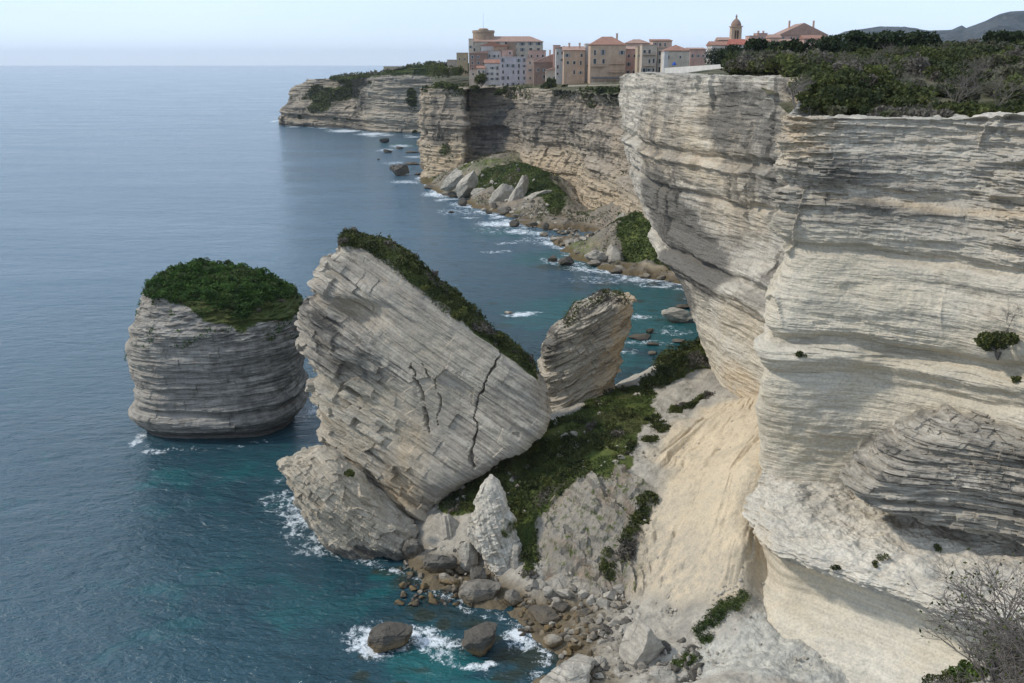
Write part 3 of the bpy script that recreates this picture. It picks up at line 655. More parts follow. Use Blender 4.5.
# ================================================================== SEA STACKS AND LEANING ROCKS
def sil_rock(name, left, right, Y0, hd, mat, disp, attrs=None, dip=(0, 0), n=2.6, su=.16, sv=.12, yaw=0.0, lean=0.0, parent=None):
    """left/right: outline as photo bearings on the rock's middle plane (y = Y0); hd: list of (z, half thickness)"""
    L = np.array([at(a, b, Y0 + 0) for a, b in left]); Rr = np.array([at(a, b, Y0) for a, b in right])
    L = L[np.argsort(L[:, 2])]; Rr = Rr[np.argsort(Rr[:, 2])]
    z0, z1 = min(L[0, 2], Rr[0, 2]), max(L[-1, 2], Rr[-1, 2])
    nz = int((z1 - z0) / sv) + 2
    zz = z1 - (z1 - z0) * np.linspace(0, 1, nz) ** 1.0
    xl = np.interp(zz, L[:, 2], L[:, 0]); xr = np.interp(zz, Rr[:, 2], Rr[:, 0])
    c = (xl + xr) / 2; hw = np.maximum((xr - xl) / 2, .05)
    h = np.array(hd); hh = np.interp(zz, h[:, 0], h[:, 1])
    per = 2 * (hw.max() + hh.max()) * 1.6; nu = int(per / su)
    ph = np.linspace(0, 2 * np.pi, 40001); cs, sn = np.cos(ph), np.sin(ph)        # even spacing round the outline
    fx = np.sign(cs) * np.abs(cs) ** (2 / n) * hw.mean(); fy = np.sign(sn) * np.abs(sn) ** (2 / n) * hh.mean()
    sl_ = np.concatenate([[0], np.cumsum(np.hypot(np.diff(fx), np.diff(fy)))]); ph = np.interp(np.linspace(0, sl_[-1], nu, endpoint=False), sl_, ph)
    cs, sn = np.cos(ph), np.sin(ph)
    ex = np.sign(cs) * np.abs(cs) ** (2 / n); ey = np.sign(sn) * np.abs(sn) ** (2 / n)
    X = c[:, None] + hw[:, None] * ex; Yy = Y0 + hh[:, None] * ey + yaw * (hw[:, None] * ex) + lean * (zz[:, None] - z0)
    P = np.stack([X, Yy, np.repeat(zz[:, None], nu, 1)], -1)
    P = np.concatenate([np.repeat(P[:1].mean(1, keepdims=True), nu, 1) + np.array([0, 0, .05]), P])
    Pw = np.concatenate([P[:, -1:], P, P[:, :1]], 1)
    N = gnormal(Pw)[:, 1:-1]
    if (N * (P - P.mean((0, 1)))).sum(-1).mean() < 0: N = -N
    N[..., 2] *= .35; N /= np.linalg.norm(N, axis=2, keepdims=True) + 1e-9
    N[0] = (0, 0, 1)
    Mx = Matrix.Translation(Vector((float(c[-1]), float(Y0), float(z0)))) @ Matrix.Rotation(dip[0], 4, 'Y') @ Matrix.Rotation(dip[1], 4, 'X')
    Mi = np.array(Mx.inverted()); Q = P @ Mi[:3, :3].T + Mi[:3, 3]      # bedding frame
    tap = np.minimum(1, np.minimum(np.repeat(hw[:, None], nu, 1), np.repeat(hh[:, None], nu, 1)) / 2.5)
    tap = np.concatenate([tap[:1] * 0, tap])
    D = disp(Q, P) * tap
    P2 = P + N * D[..., None]
    A = attrs(P, Q, D) if attrs else {}
    for k in ('stain_shade', 'warm', 'pal', 'veg'): A.setdefault(k, np.zeros(P.shape[:2], np.float32))
    o = grid_obj(name, P2, mat, A, wrap=True, flip=True, matrix=Mx, smooth=False)
    return o, P2, N

# ---- the round stack out at sea
YS = 189.5
def d_(Q, P):
    x, y, z = Q[..., 0], Q[..., 1], Q[..., 2]
    w = P[..., 2]
    up = sstep(17, 22, w)
    return ((-.9 + .18 * joints(x, y, z, 8, 1.8, 213) + .06 * joints(x, y, z, 3.5, .6, 214) + beds(Q, [(5.0, 30, .6)], 210) + .42 * lens(x, y, z, 14, 1.3, 211, 2.2) + .2 * lens(x, y, z, 6, .45, 212)) * (1 - .3 * up) + up * (.7 * lens(x, y, z, 4, .9, 221) + .35 * lens(x, y, z, 2, .35, 222)) + 1.1 * fbm(x * .09, y * .09, z * .06, 4, 21) + .2 * fbm(x * .6, y * .6, z * .7, 3, 22)
            - 1.1 * np.exp(-((w - 5.6) / .7) ** 2) + .5 * np.exp(-((w - 3.6) / 1.2) ** 2) - 1.6 * np.exp(-((w - .2) / .9) ** 2) + .9 * sstep(15, 19, w) * (1 - sstep(21, 25, w)))
def a_(P, Q, D):
    x, y, z = P[..., 0], P[..., 1], P[..., 2]
    vg = 1.0 * sstep(24.2, 26.3, z + .06 * (x + 65) * 2 + 2.5 * noise(x * .2, y * .2, z * .2, 7) - .10 * np.maximum(0, -(x + 57)) * 3)
    return dict(veg=vg, stain_shade=.30 + .55 * (1 - sstep(.8, 2.2, z)) + .12 * sstep(0, 10, x + 60), pal=.5 * sstep(-62, -72, x), warm=0 * x)  # left edge paled and right side darkened in colour, imitating side light
STK_L = [(198, 265), (172, 270), (156, 279), (150, 288), (148, 300), (143, 312), (139, 325), (133, 345), (136, 360), (137, 380), (138, 400), (142, 420), (143, 432), (139, 438), (144, 452)]
STK_R = [(200, 265), (222, 266), (248, 273), (270, 281), (286, 293), (300, 306), (303, 322), (308, 345), (309, 365), (308, 385), (307, 405), (303, 420), (300, 428), (296, 440), (294, 452)]
stack, STP, STN = sil_rock('sea_stack', STK_L, STK_R, YS, [(-3, 13), (4, 14.5), (12, 15), (20, 14.5), (25, 13), (28, 10), (30.5, 6), (32.5, .5)], M['stack'], d_, a_, dip=(math.radians(-2), math.radians(2)), n=2.7)
tag(stack, 'round free-standing sea stack with a green scrub crown and level grey beds', 'sea stack')

# ---- the big leaning slab
YG = 148
def crackline(P, pts, Y, width, depth):
    """a fissure across the face, along bearings pts"""
    w = np.array([at(a, b, Y) for a, b in pts]); d = np.full(P.shape[:2], 1e9)
    width = width * (.55 + .9 * np.abs(noise(P[..., 0] * .5, P[..., 2] * .5, 2, 15)))
    j = .35 * noise(P[..., 0] * 1.3, P[..., 2] * 1.3, 0, 5)
    x, z = P[..., 0] + j, P[..., 2] + .35 * noise(P[..., 0] * 1.3, P[..., 2] * 1.3, 9, 5)
    for a, b in zip(w[:-1], w[1:]):
        e = b - a; t = np.clip(((x - a[0]) * e[0] + (z - a[2]) * e[2]) / (e[0] ** 2 + e[2] ** 2), 0, 1)
        d = np.minimum(d, np.hypot(x - a[0] - t * e[0], z - a[2] - t * e[2]))
    return depth * (1 - sstep(width * .3, width, d)) * (P[..., 1] < Y + 2)
CR = [([(345, 298), (360, 310), (372, 330), (388, 345)], .30, 1.2), ([(404, 352), (412, 372), (422, 392), (426, 410), (431, 430)], .24, 1.1), ([(424, 366), (434, 384), (441, 400), (439, 424)], .15, .6),
      ([(508, 345), (497, 356), (494, 366), (486, 374), (487, 386), (478, 396), (475, 410), (477, 424), (473, 440), (474, 460)], .20, 1.1)]
def d_(Q, P):
    x, y, z = Q[..., 0], Q[..., 1], Q[..., 2]
    d = beds(Q, [(5.2, 24, .6)], 310) + .26 * joints(x, y, z, 10, 2.6, 314) * sstep(-.2, .1, noise(x * .12, y * .12, z * .2, 317)) + (.05 * joints(x, y, z, 4.5, .8, 315) + .03 * joints(x, y, z, 2, .3, 318)) * sstep(-.1, .25, noise(x * .11, y * .11, z * .25, 319)) + (.26 * lens(x, y, z, 14, 1.3, 311, 2.6) + .12 * lens(x, y, z, 7, .4, 312, 2.6)) * (.35 + .65 * sstep(-.2, .3, noise(x * .1, y * .1, z * .2, 316))) + .16 * fbm(x / 14, y / 14, z / .5, 4, 320) + .05 * lens(x, y, z, 5, .15, 313) + 1.3 * fbm(x * .08, y * .08, z * .10, 4, 31) + .22 * fbm(x * .5, y * .5, z * .9, 4, 32)
    left = sstep(-13, -24, P[..., 0] + .35 * (P[..., 2] - 20))
    d = d + left * (beds(Q, [(2.4, 9, 1.5)], 330) + .85 * joints(x, y, z, 4.5, 1.2, 331) + .5 * lens(x, y, z, 3, .5, 332))
    # hollow under the crust in the left part
    for (px, py, r, k) in [(352, 320, (5, 9, 2.6), -1.6), (330, 355, (6, 9, 2.5), .9), (345, 300, (8, 9, 2), .8)]:
        d = d + k * blob(P, at(px, py, YG - 8), r)
    for pts, wd, dp in CR: d = d - crackline(P, pts, YG - 9, wd, dp)
    return d
def a_(P, Q, D):
    x, y, z = P[..., 0], P[..., 1], P[..., 2]
    st = .10 + .20 * sstep(at(400, 380, YG - 8)[0], at(470, 380, YG - 8)[0], x) * (.6 + .6 * noise(x * .15, y * .15, z * .3, 66))
    for (px, py, r, k) in [(372, 372, (6, 12, 3), .42), (330, 372, (7, 12, 3), .4), (318, 340, (5, 12, 5), .38), (395, 385, (4, 12, 3), .3), (345, 270, (6, 12, 3), .25), (350, 350, (6, 12, 2.5), .35), (520, 400, (5, 12, 5), .3), (430, 395, (1.5, 12, 5), .2),
                           (480, 330, (12, 12, 3), .2)]:
        st = np.maximum(st, k * blob(P, at(px, py, YG - 8), r))
    pal = .65 * blob(P, at(345, 425, YG - 8), (11, 14, 8)) + .3 * blob(P, at(440, 370, YG - 8), (14, 14, 8))
    wm = .75 * blob(P, at(405, 490, YG - 8), (3.5, 12, 5)) + .5 * blob(P, at(415, 440, YG - 8), (3, 12, 5)) + .35 * blob(P, at(350, 318, YG - 8), (5, 12, 2)) + .5 * (1 - sstep(1, 3, z))
    st = np.maximum(st, .6 * (1 - sstep(.5, 2, z)))
    for pts, wd, dp in CR: st = np.maximum(st, .25 * crackline(P, pts, YG - 9, wd * 1.3, 1.0))  # shade inside the cracks painted along them as darkening
    w = np.array([at(a, b, YG) for a, b in [(344, 242), (385, 250), (432, 285), (478, 321), (530, 365)]]); zr = np.interp(x, w[:, 0], w[:, 2])
    vg = .75 * sstep(1.5, .3, zr - z + 1.0 * noise(x * .4, y * .4, 0, 8)) * (P[..., 1] > YG - 7.5) * (x > w[0, 0] - .5)
    rough = noise(P[..., 0] * .5, P[..., 1] * .5, P[..., 2] * .5, 61)
    band = np.exp(-((z + .62 * (x - at(350, 350, YG - 8)[0]) - at(350, 350, YG - 8)[2]) / 2.6) ** 2) * (x < at(425, 400, YG)[0]) * (.45 + .4 * rough)
    st = np.maximum(st, band)
    return dict(stain_shade=st, pal=pal, warm=wm, veg=vg)
SL_L = [(344, 240), (338, 246), (340, 256), (335, 262), (326, 266), (322, 278), (316, 284), (314, 300), (306, 312), (300, 330), (304, 345), (311, 360), (315, 385), (318, 410), (320, 440), (319, 452), (330, 470), (345, 500), (352, 530), (352, 560)]
SL_R = [(346, 240), (366, 243), (385, 248), (410, 264), (432, 284), (452, 298), (478, 320), (496, 334), (515, 350), (532, 366), (543, 382), (547, 398), (540, 412), (522, 426), (494, 442), (466, 456), (446, 474), (432, 496), (420, 520), (412, 560)]
slab, SLP, SLN = sil_rock('leaning_rock', SL_L, SL_R, YG, [(-4, 9), (2, 10), (12, 10.5), (25, 9), (35, 6.5), (42, 3.5), (45.5, .8)], M['slab'], d_, a_, dip=(math.radians(36), math.radians(-14)), n=5.0, su=.13, sv=.10, yaw=-.30, lean=.05)
tag(slab, 'huge leaning limestone rock with slanting beds, dark cracks and a scrub fringed ridge', 'leaning rock')
# the foot that slid out in front of it
YF = 137
def d_(Q, P):
    x, y, z = Q[..., 0], Q[..., 1], Q[..., 2]
    return .5 * joints(x, y, z, 3.6, 1.6, 353) + .22 * joints(x, y, z, 1.7, .6, 354) + beds(Q, [(2.6, 9, .6)], 350) + .3 * lens(x, y, z, 5, .8, 351) + .2 * lens(x, y, z, 2.5, .3, 352) + 1.0 * fbm(x * .12, y * .12, z * .12, 4, 36) + .35 * fbm(x * .7, y * .7, z * .7, 5, 37)
def a_(P, Q, D):
    z = P[..., 2]
    return dict(pal=.5 + 0 * z, warm=.30 * blob(P, at(330, 500, YF - 6), (9, 12, 7)) + 0 * z, stain_shade=np.maximum(.05, .85 * (1 - sstep(.8, 2.4, z + .5 * noise(P[..., 0], P[..., 1], 0, 3)))))
FT_L = [(318, 449), (300, 456), (281, 466), (279, 472), (286, 484), (296, 496), (305, 510), (316, 526), (330, 545), (345, 560), (352, 566)]
FT_R = [(326, 449), (340, 458), (356, 470), (370, 482), (384, 498), (397, 510), (410, 522), (416, 535), (412, 548), (398, 558), (390, 566)]
foot, FTP, _ = sil_rock('foot_block', FT_L, FT_R, YF, [(-3, 6), (3, 7), (8, 7), (12, 5), (15, .8)], M['slab'], d_, a_, dip=(math.radians(38), math.radians(-12)), n=2.7, su=.12, sv=.09, yaw=-.25)
foot.parent = slab; foot.matrix_parent_inverse = slab.matrix_world.inverted()
foot['label'] = 'pale slipped block at the foot of the rock'

# ---- the small stack behind the ridge
YM = 166
def d_(Q, P):
    x, y, z = Q[..., 0], Q[..., 1], Q[..., 2]
    return .35 * joints(x, y, z, 3, 1.1, 413) + .15 * joints(x, y, z, 1.4, .4, 414) + beds(Q, [(2.4, 9, .4)], 410) + .45 * lens(x, y, z, 5, .75, 411) + .22 * lens(x, y, z, 2.5, .28, 412) + .9 * fbm(x * .15, y * .15, z * .12, 4, 41) + .25 * fbm(x * .8, y * .8, z * .8, 4, 42)
def a_(P, Q, D):
    x, y, z = P[..., 0], P[..., 1], P[..., 2]
    c = at(590, 350, YM)
    rgt = sstep(0, 2.5, (x - c[0]) - .26 * (z - c[2]) - .5)
    return dict(warm=.8 * rgt, pal=.45 * (1 - rgt), stain_shade=.22 * (1 - rgt) * sstep(20, 28, z) + .12 + .35 * blob(P, at(552, 345, YM - 4), (2, 6, 4)))
MS_L = [(602, 293), (592, 297), (578, 303), (566, 315), (556, 325), (546, 335), (541, 348), (540, 362), (544, 378), (547, 395), (548, 410), (546, 440)]
MS_R = [(606, 293), (622, 296), (632, 302), (630, 318), (625, 332), (622, 348), (619, 365), (616, 380), (611, 392), (606, 402), (600, 420), (596, 440)]
small, SMP, SMN = sil_rock('rock_pillar', MS_L, MS_R, YM, [(5, 6), (14, 5.5), (24, 5), (30, 4), (32.5, 1)], M['slab'], d_, a_, dip=(math.radians(-24), math.radians(6)), n=4.5, su=.11, sv=.09, yaw=.35)
tag(small, 'small flat-topped rock pillar with a tan right face behind the leaning rock', 'rock pillar')

# ---- the pale pinnacle standing on the shore
YP = 126
def d_(Q, P):
    x, y, z = Q[..., 0], Q[..., 1], Q[..., 2]
    return .3 * joints(x, y, z, 1.5, .8, 53) + .13 * joints(x, y, z, .7, .4, 54) + .7 * fbm(x * .4, y * .4, z * .3, 5, 51) + beds(Q, [(1.3, 3, .35), (.5, 2, .15)], 430) + .25 * (1 - 2 * np.abs(fbm(x * .9, y * .9, z * .6, 4, 52)))
def a_(P, Q, D):
    z = P[..., 2]
    return dict(pal=.15 + 0 * z, stain_shade=.14 + .5 * (1 - sstep(.5, 2, z)), veg=.55 * blob(P, at(506, 528, YP - 2), (1.2, 4, 2.2)))
PN_L = [(489, 478), (482, 488), (478, 500), (474, 512), (472, 528), (473, 542), (482, 552), (487, 565), (492, 576), (497, 588), (499, 596)]
PN_R = [(493, 477), (500, 484), (504, 496), (507, 508), (512, 516), (508, 524), (511, 532), (518, 542), (524, 555), (525, 568), (522, 578), (518, 588), (516, 596)]
pin, _, _ = sil_rock('rock_pinnacle', PN_L, PN_R, YP, [(-1, 2.6), (5, 3), (10, 2.2), (14, 1.2), (16.5, .3)], M['pale'], d_, a_, dip=(math.radians(70), 0), n=2.2, su=.09, sv=.08, yaw=-.2)
tag(pin, 'pale pointed rock pinnacle standing among the shore boulders', 'rock pinnacle')

# ================================================================== BOULDERS
def ico(sub):
    t = (1 + 5 ** .5) / 2
    V = [(-1, t, 0), (1, t, 0), (-1, -t, 0), (1, -t, 0), (0, -1, t), (0, 1, t), (0, -1, -t), (0, 1, -t), (t, 0, -1), (t, 0, 1), (-t, 0, -1), (-t, 0, 1)]
    F = [(0, 11, 5), (0, 5, 1), (0, 1, 7), (0, 7, 10), (0, 10, 11), (1, 5, 9), (5, 11, 4), (11, 10, 2), (10, 7, 6), (7, 1, 8), (3, 9, 4), (3, 4, 2), (3, 2, 6), (3, 6, 8), (3, 8, 9), (4, 9, 5), (2, 4, 11), (6, 2, 10), (8, 6, 7), (9, 8, 1)]
    V = np.array(V, float); V /= np.linalg.norm(V, axis=1, keepdims=True); F = np.array(F)
    for _ in range(sub):
        e = np.concatenate([F[:, [0, 1]], F[:, [1, 2]], F[:, [2, 0]]]); e.sort(1)
        u, inv = np.unique(e, axis=0, return_inverse=True); inv = inv.reshape(-1)
        m = V[u].sum(1); m /= np.linalg.norm(m, axis=1, keepdims=True); n = len(V); k = len(F)
        a, b, c = n + inv[:k], n + inv[k:2 * k], n + inv[2 * k:]
        V = np.concatenate([V, m])
        F = np.concatenate([np.stack([F[:, 0], a, c], 1), np.stack([F[:, 1], b, a], 1), np.stack([F[:, 2], c, b], 1), np.stack([a, b, c], 1)])
    return V, F
ICO = {k: ico(k) for k in (3, 4, 5)}
def boulder_mat():
    s = NT('boulder_limestone'); v = s.coord(); p = s.pos()
    oi = s.n('ShaderNodeObjectInfo').outputs['Random']
    z = s.n('ShaderNodeSeparateXYZ'); s.l(p, z.inputs[0]); z = z.outputs[2]
    n2 = s.noise(p, .8, 6, .68); n3 = s.noise(p, 3.6, 4, .7); b = s.noise(s.map(p, (.5, .5, 3.2)), 1, 4, .6)
    c = s.mix(s.ramp(n2, [(.36, 0.0), (.62, 1.0)]), (.29, .258, .208), (.54, .485, .39))
    c = s.mix(s.ramp(b, [(.45, 0.0), (.62, .5)]), c, (.17, .16, .14))
    c = s.mix(s.math('MULTIPLY', oi, .45), c, (.31, .275, .22))
    dk = s.math('ADD', s.attr('dark'), s.math('MULTIPLY', s.math('SUBTRACT', n2, .5), .9))
    c = s.mix(s.ramp(dk, [(.12, 0.0), (.52, .94)]), c, s.mix(n3, (.035, .032, .028), (.11, .095, .075)))
    zz = s.math('ADD', z, s.math('MULTIPLY', s.math('SUBTRACT', n2, .5), 2.2))
    c = s.mix(s.math('MULTIPLY', s.ramp(s.math('MULTIPLY', zz, .5), [(.38, 1.0), (.85, 0.0)]), s.attr('ochre')), c, s.mix(n3, (.11, .075, .034), (.21, .145, .068)))
    c = s.mix(s.ramp(s.math('MULTIPLY', zz, .5), [(.05, .9), (.32, 0.0)]), c, (.030, .026, .018))
    c = s.mix(.7, c, s.ramp(n3, [(.3, .75), (.7, 1.12)]), 'MULTIPLY')
    h = s.math('ADD', n2, s.math('MULTIPLY', n3, .5))
    rough = s.ramp(zz, [(.2, .35), (.6, .92)])
    return s.done(c, rough, s.bump(h, .7, .18), .3)
M['boulder'] = boulder_mat()
def boulder_mesh(seed, r, sub=4, cuts=7, rug=.10, bed=0.0, dark=.0, ochre=.0, tilt=0.0, squash=.8):
    rs = np.random.RandomState(seed); V, F = ICO[sub]; V = V.copy()
    for _ in range(int(cuts * 1.7)):
        n = rs.normal(size=3); n[2] *= .8; n /= np.linalg.norm(n); d = rs.uniform(squash * .58, .84)
        h = np.maximum(0, V @ n - d); V -= h[:, None] * n * .97
    q = V * 1.0
    e = rug * fbm(q[:, 0] * 1.7, q[:, 1] * 1.7, q[:, 2] * 1.7, 5, seed) * 1.5 + rug * .55 * joints(q[:, 0], q[:, 1], q[:, 2], .5, .3, seed)
    if bed:
        zb = q[:, 2] * math.cos(tilt) + q[:, 0] * math.sin(tilt)
        e = e + bed * strata(q[:, 0], q[:, 1], zb, .16, .9, seed)
    V = V * (1 + e)[:, None] * np.array(r)
    return V, F, dict(dark=np.full(len(V), dark), ochre=np.full(len(V), ochre))
def boulder(px, pyb, wpx, hpx, label, group=None, dark=0, ochre=0, name='boulder', zb=None, sub=5, sink=.26, ry=None, cuts=7, rug=.10, bed=.0, tilt=0.0, rz=None, seed=None, lean=0.0, foamk=0.0, Y=None, squash=.8):
    seed = int(px * 7 + pyb * 13) if seed is None else seed
    if Y is not None: c = at(px, pyb, Y)
    elif zb is not None: c = gz(px, pyb, zb)
    else: c = on(px, pyb)
    zc = c[1] * CT + (CAMZ - c[2]) * ST
    rx = wpx / FPX * zc / 2; rv = hpx / FPX * zc / 2
    ryy = ry if ry else rx * .8
    rzv = max(.3, (rv - ryy * .22)) * (1 + sink * .6)
    c = c + np.array([0, ryy * .75, 0])
    V, F, A = boulder_mesh(seed, (rx * 1.1, ryy * 1.1, rzv * 1.1), sub, cuts, rug, bed, dark, ochre, tilt, squash)
    if lean:
        V[:, 0] += lean * V[:, 2]
    me = npmesh(name, V, F, False, A)
    o = link(name, me, M['boulder']); o.location = (c[0], c[1], c[2] + rzv * (1 - sink)); o.rotation_euler = (0, 0, (seed % 7 - 3) * .12 if rz is None else rz)
    tag(o, label, 'boulder' if name == 'boulder' else name.replace('_', ' '), group)
    if foamk: FOAM.append((c[0], c[1], rx * 1.45, ryy * 1.5, foamk))
    return o
G1 = 'boulders along the near shore'
boulder(390, 655, 44, 30, 'low dark brown boulder awash in a ring of white surf', G1, dark=.85, ochre=.8, zb=0, sub=5, ry=2.6, bed=.05, foamk=.0)
boulder(481, 659, 44, 40, 'ribbed grey and ochre boulder standing in the surf right of the low dark one', G1, dark=.62, ochre=1, zb=0, sub=5, bed=.12, tilt=.9, lean=.1)
boulder(446, 588, 26, 15, 'low ochre boulder in white water below the dark rounded rocks', G1, dark=.2, ochre=1, zb=0)
boulder(481, 606, 43, 25, 'broad dark boulder at the water edge below the pale pinnacle', G1, dark=.38, ochre=.6, zb=0, sub=5)
boulder(514, 608, 18, 21, 'small dark egg-shaped boulder beside the foot of the pale pinnacle', G1, dark=.4, ochre=.6, zb=0)
boulder(532, 609, 17, 11, 'little ochre boulder between the egg-shaped one and the flat dark slab', G1, dark=.1, ochre=1, zb=.2)
boulder(542, 623, 34, 15, 'flat dark slab of rock lying at the water edge', G1, dark=.55, ochre=.3, zb=.2, bed=.06)
boulder(446, 549, 34, 38, 'pale upright block with ribbed face left of the pinnacle', G1, dark=-.2, zb=.8, sub=5, bed=.08, tilt=1.5, cuts=9, rug=.05)
boulder(442, 578, 34, 30, 'dark rounded boulder with ochre waterline below the pale ribbed block', G1, dark=.5, ochre=.9, zb=0, sub=5)
boulder(469, 572, 22, 32, 'pale narrow boulder leaning against the left side of the pinnacle', G1, dark=.0, ochre=.3, zb=.6)
boulder(415, 563, 24, 26, 'dark boulder wedged under the foot of the leaning rock', G1, dark=.45, ochre=.5, zb=0)
boulder(478, 588, 19, 22, 'dark angular boulder between the pinnacle and the broad dark boulder', G1, dark=.5, ochre=.2, zb=.3)
boulder(515, 578, 18, 36, 'pale slabby block propped on the right foot of the pinnacle', G1, dark=-.1, zb=1.2, rug=.06, bed=.05, sub=5, ry=1.0)
boulder(405, 545, 26, 26, 'grey boulder in the notch right of the leaning foot', G1, dark=.15, ochre=.4, zb=.8)
boulder(646, 674, 47, 52, 'large smooth cream boulder on the beach', G1, dark=-.4, zb=1.0, sub=5, cuts=6, rug=.07, ry=2.8, sink=.14, squash=.9, bed=.03, seed=61)
boulder(570, 694, 62, 36, 'big white speckled boulder cut by the bottom of the view', G1, dark=-.3, zb=.2, sub=5, rug=.09, bed=.04)
boulder(697, 652, 40, 20, 'cream tabular block behind the large smooth boulder', G1, dark=-.3, zb=2.6, sub=5, rug=.06, cuts=9)
boulder(660, 690, 34, 22, 'cream block lying just in front of the large smooth boulder', G1, dark=-.3, zb=1.6)
for i, (a, b, w, h, t) in enumerate([(583, 600, 13, 14, 'leftmost of'), (592, 607, 12, 13, 'second of'), (605, 610, 17, 13, 'lowest of'), (610, 602, 17, 15, 'topmost and biggest of'), (578, 583, 14, 9, 'farthest up the shore of'), (597, 594, 11, 9, 'smallest of'), (621, 594, 16, 9, 'rightmost of')]):
    boulder(a, b, w, h, 'pale blue-grey block, ' + t + ' the cluster at the beach corner', 'blue-grey blocks at the beach corner', dark=.05, seed=500 + i, cuts=11, rug=.04, squash=.7)
for i, (a, b, w, h, t) in enumerate([(596, 640, 20, 15, 'dark wet boulder left of the row above the ochre shallows'), (617, 642, 20, 17, 'dark wet boulder right of the row above the ochre shallows'), (582, 622, 22, 14, 'dark boulder behind the row above the ochre shallows'), (606, 625, 20, 12, 'dark flat boulder under the blue-grey blocks'),
                                     (560, 615, 20, 14, 'grey-brown boulder right of the flat dark slab'), (553, 648, 20, 13, 'ochre boulder lying in the shallow water'), (565, 600, 18, 12, 'grey boulder under the crag left of the blue-grey blocks'), (612, 658, 14, 12, 'small grey boulder left of the large smooth one'),
                                     (548, 597, 15, 11, 'grey boulder below the left end of the crag'), (533, 590, 13, 12, 'pale grey boulder right of the pinnacle foot'), (600, 672, 16, 16, 'ochre stained boulder beside the big white speckled one'), (622, 686, 20, 18, 'ochre stained boulder under the large smooth one')]):
    boulder(a, b, w, h, t, G1, dark=.5 if 'dark' in t else .15, ochre=1 if 'ochre' in t else .3, zb=None if b < 612 else .35, seed=540 + i)
# loose rubble: small stones nobody would count
def rubble(name, pts, r0, r1, seed, dark=.1, ochre=.2, kind='stuff'):
    rs = np.random.RandomState(seed); Vs, Fs, D, O, n = [], [], [], [], 0
    base = [boulder_mesh(900 + k, (1, 1, .75), 3, 8, .07) for k in range(6)]
    for p in pts:
        V, F, A = base[rs.randint(6)]; r = r0 + (r1 - r0) * rs.rand() ** 2.2; a = rs.rand() * 6.28
        R_ = np.array([[math.cos(a), -math.sin(a), 0], [math.sin(a), math.cos(a), 0], [0, 0, 1]]) * np.array([1, .6 + .4 * rs.rand(), .6 + .5 * rs.rand()])
        Vs.append(V @ R_.T * r + p + np.array([0, 0, r * .25])); Fs.append(F + n); n += len(V)
        D.append(np.full(len(V), dark + rs.uniform(-.25, .45))); O.append(np.full(len(V), ochre * rs.rand() * 2))
    o = link(name, npmesh(name, np.concatenate(Vs), np.concatenate(Fs), True, dict(dark=np.concatenate(D), ochre=np.concatenate(O))), M['boulder'])
    return tag(o, kind=kind)
def scatter_px(boxes, n, seed):
    rs = np.random.RandomState(seed); out = []
    w = np.array([(b[2] - b[0]) * (b[3] - b[1]) for b in boxes], float); w /= w.sum()
    for _ in range(n):
        b = boxes[rs.choice(len(boxes), p=w)]
        p = on(rs.uniform(b[0], b[2]), rs.uniform(b[1], b[3])); p = p.copy(); p[2] = max(p[2], -.1); out.append(p)
    return out
rubble('shore_rubble', scatter_px([(400, 545, 500, 606), (520, 585, 640, 640), (560, 620, 640, 680), (640, 640, 700, 683)], 1150, 4), .10, .85, 5, .28, .8)
rubble('scree_stones', scatter_px([(620, 570, 740, 640), (690, 640, 830, 683), (540, 470, 650, 590)], 700, 7) + scatter_px([(650, 420, 765, 600), (620, 540, 760, 640)], 800, 9), .05, .36, 6, -.35, .0)
rubble('loose_stones', scatter_px([(440, 430, 640, 560), (560, 390, 660, 470)], 170, 17), .10, .75, 16, -.2, .0)

# ================================================================== THE FAR SHORE UNDER THE TOWN
FS = [(425, 182, 0), (440, 192, .2), (470, 198, .2), (500, 212, .2), (520, 220, .2), (560, 240, .2), (585, 262, .2), (610, 268, .3), (640, 276, .2), (692, 287, .2), (400, 190, -5), (440, 215, -5), (500, 240, -5), (550, 270, -5), (600, 290, -5), (660, 300, -5), (720, 305, -2),
      (455, 175, 9), (480, 168, 14), (520, 163, 18.5), (540, 172, 16), (560, 190, 10), (576, 208, 3.0), (540, 200, 6.5), (500, 192, 7), (470, 187, 5), (590, 225, 1.2), (560, 222, 2), (606, 232, 1.5), (590, 212, 1.5), (585, 240, .8),
      (645, 207, 15), (630, 215, 13), (665, 230, 13), (620, 230, 10), (690, 262, 6), (640, 240, 8), (660, 258, 4), (630, 258, 2.5), (680, 268, 2.0), (655, 268, 1.6), (700, 275, 5)]
FW = [tuple(gz(a, b, c)) for a, b, c in FS] + [(45, 440, 10), (60, 420, 22), (70, 360, 22), (80, 330, 20), (-10, 620, 14), (10, 590, 18), (12, 540, 10), (28, 490, 4), (35, 450, 3), (-70, 620, -5), (-50, 560, -6), (60, 280, 4)]
FF = tps(FW)
X, Y = np.meshgrid(np.arange(-75, 85, .55), np.arange(285, 640, .8))
Z = FF(X, Y)
def gp(L): return [gz(a, b, c)[:2] for a, b, c in L]
def onf(px, py):
    d = ray(px, py); t = np.linspace(290, 620, 1200); q = np.array([0, 0, CAMZ])[None] + d[None] * (t / d[1])[:, None]
    h = q[:, 2] - np.maximum(FF(q[:, 0], q[:, 1]), 0); return q[np.argmax(h < 0) if (h < 0).any() else -1]
wx = X + 3 * noise(X * .12, Y * .12, 1, 5); wy = Y + 5 * noise(X * .12, Y * .12, 9, 6)
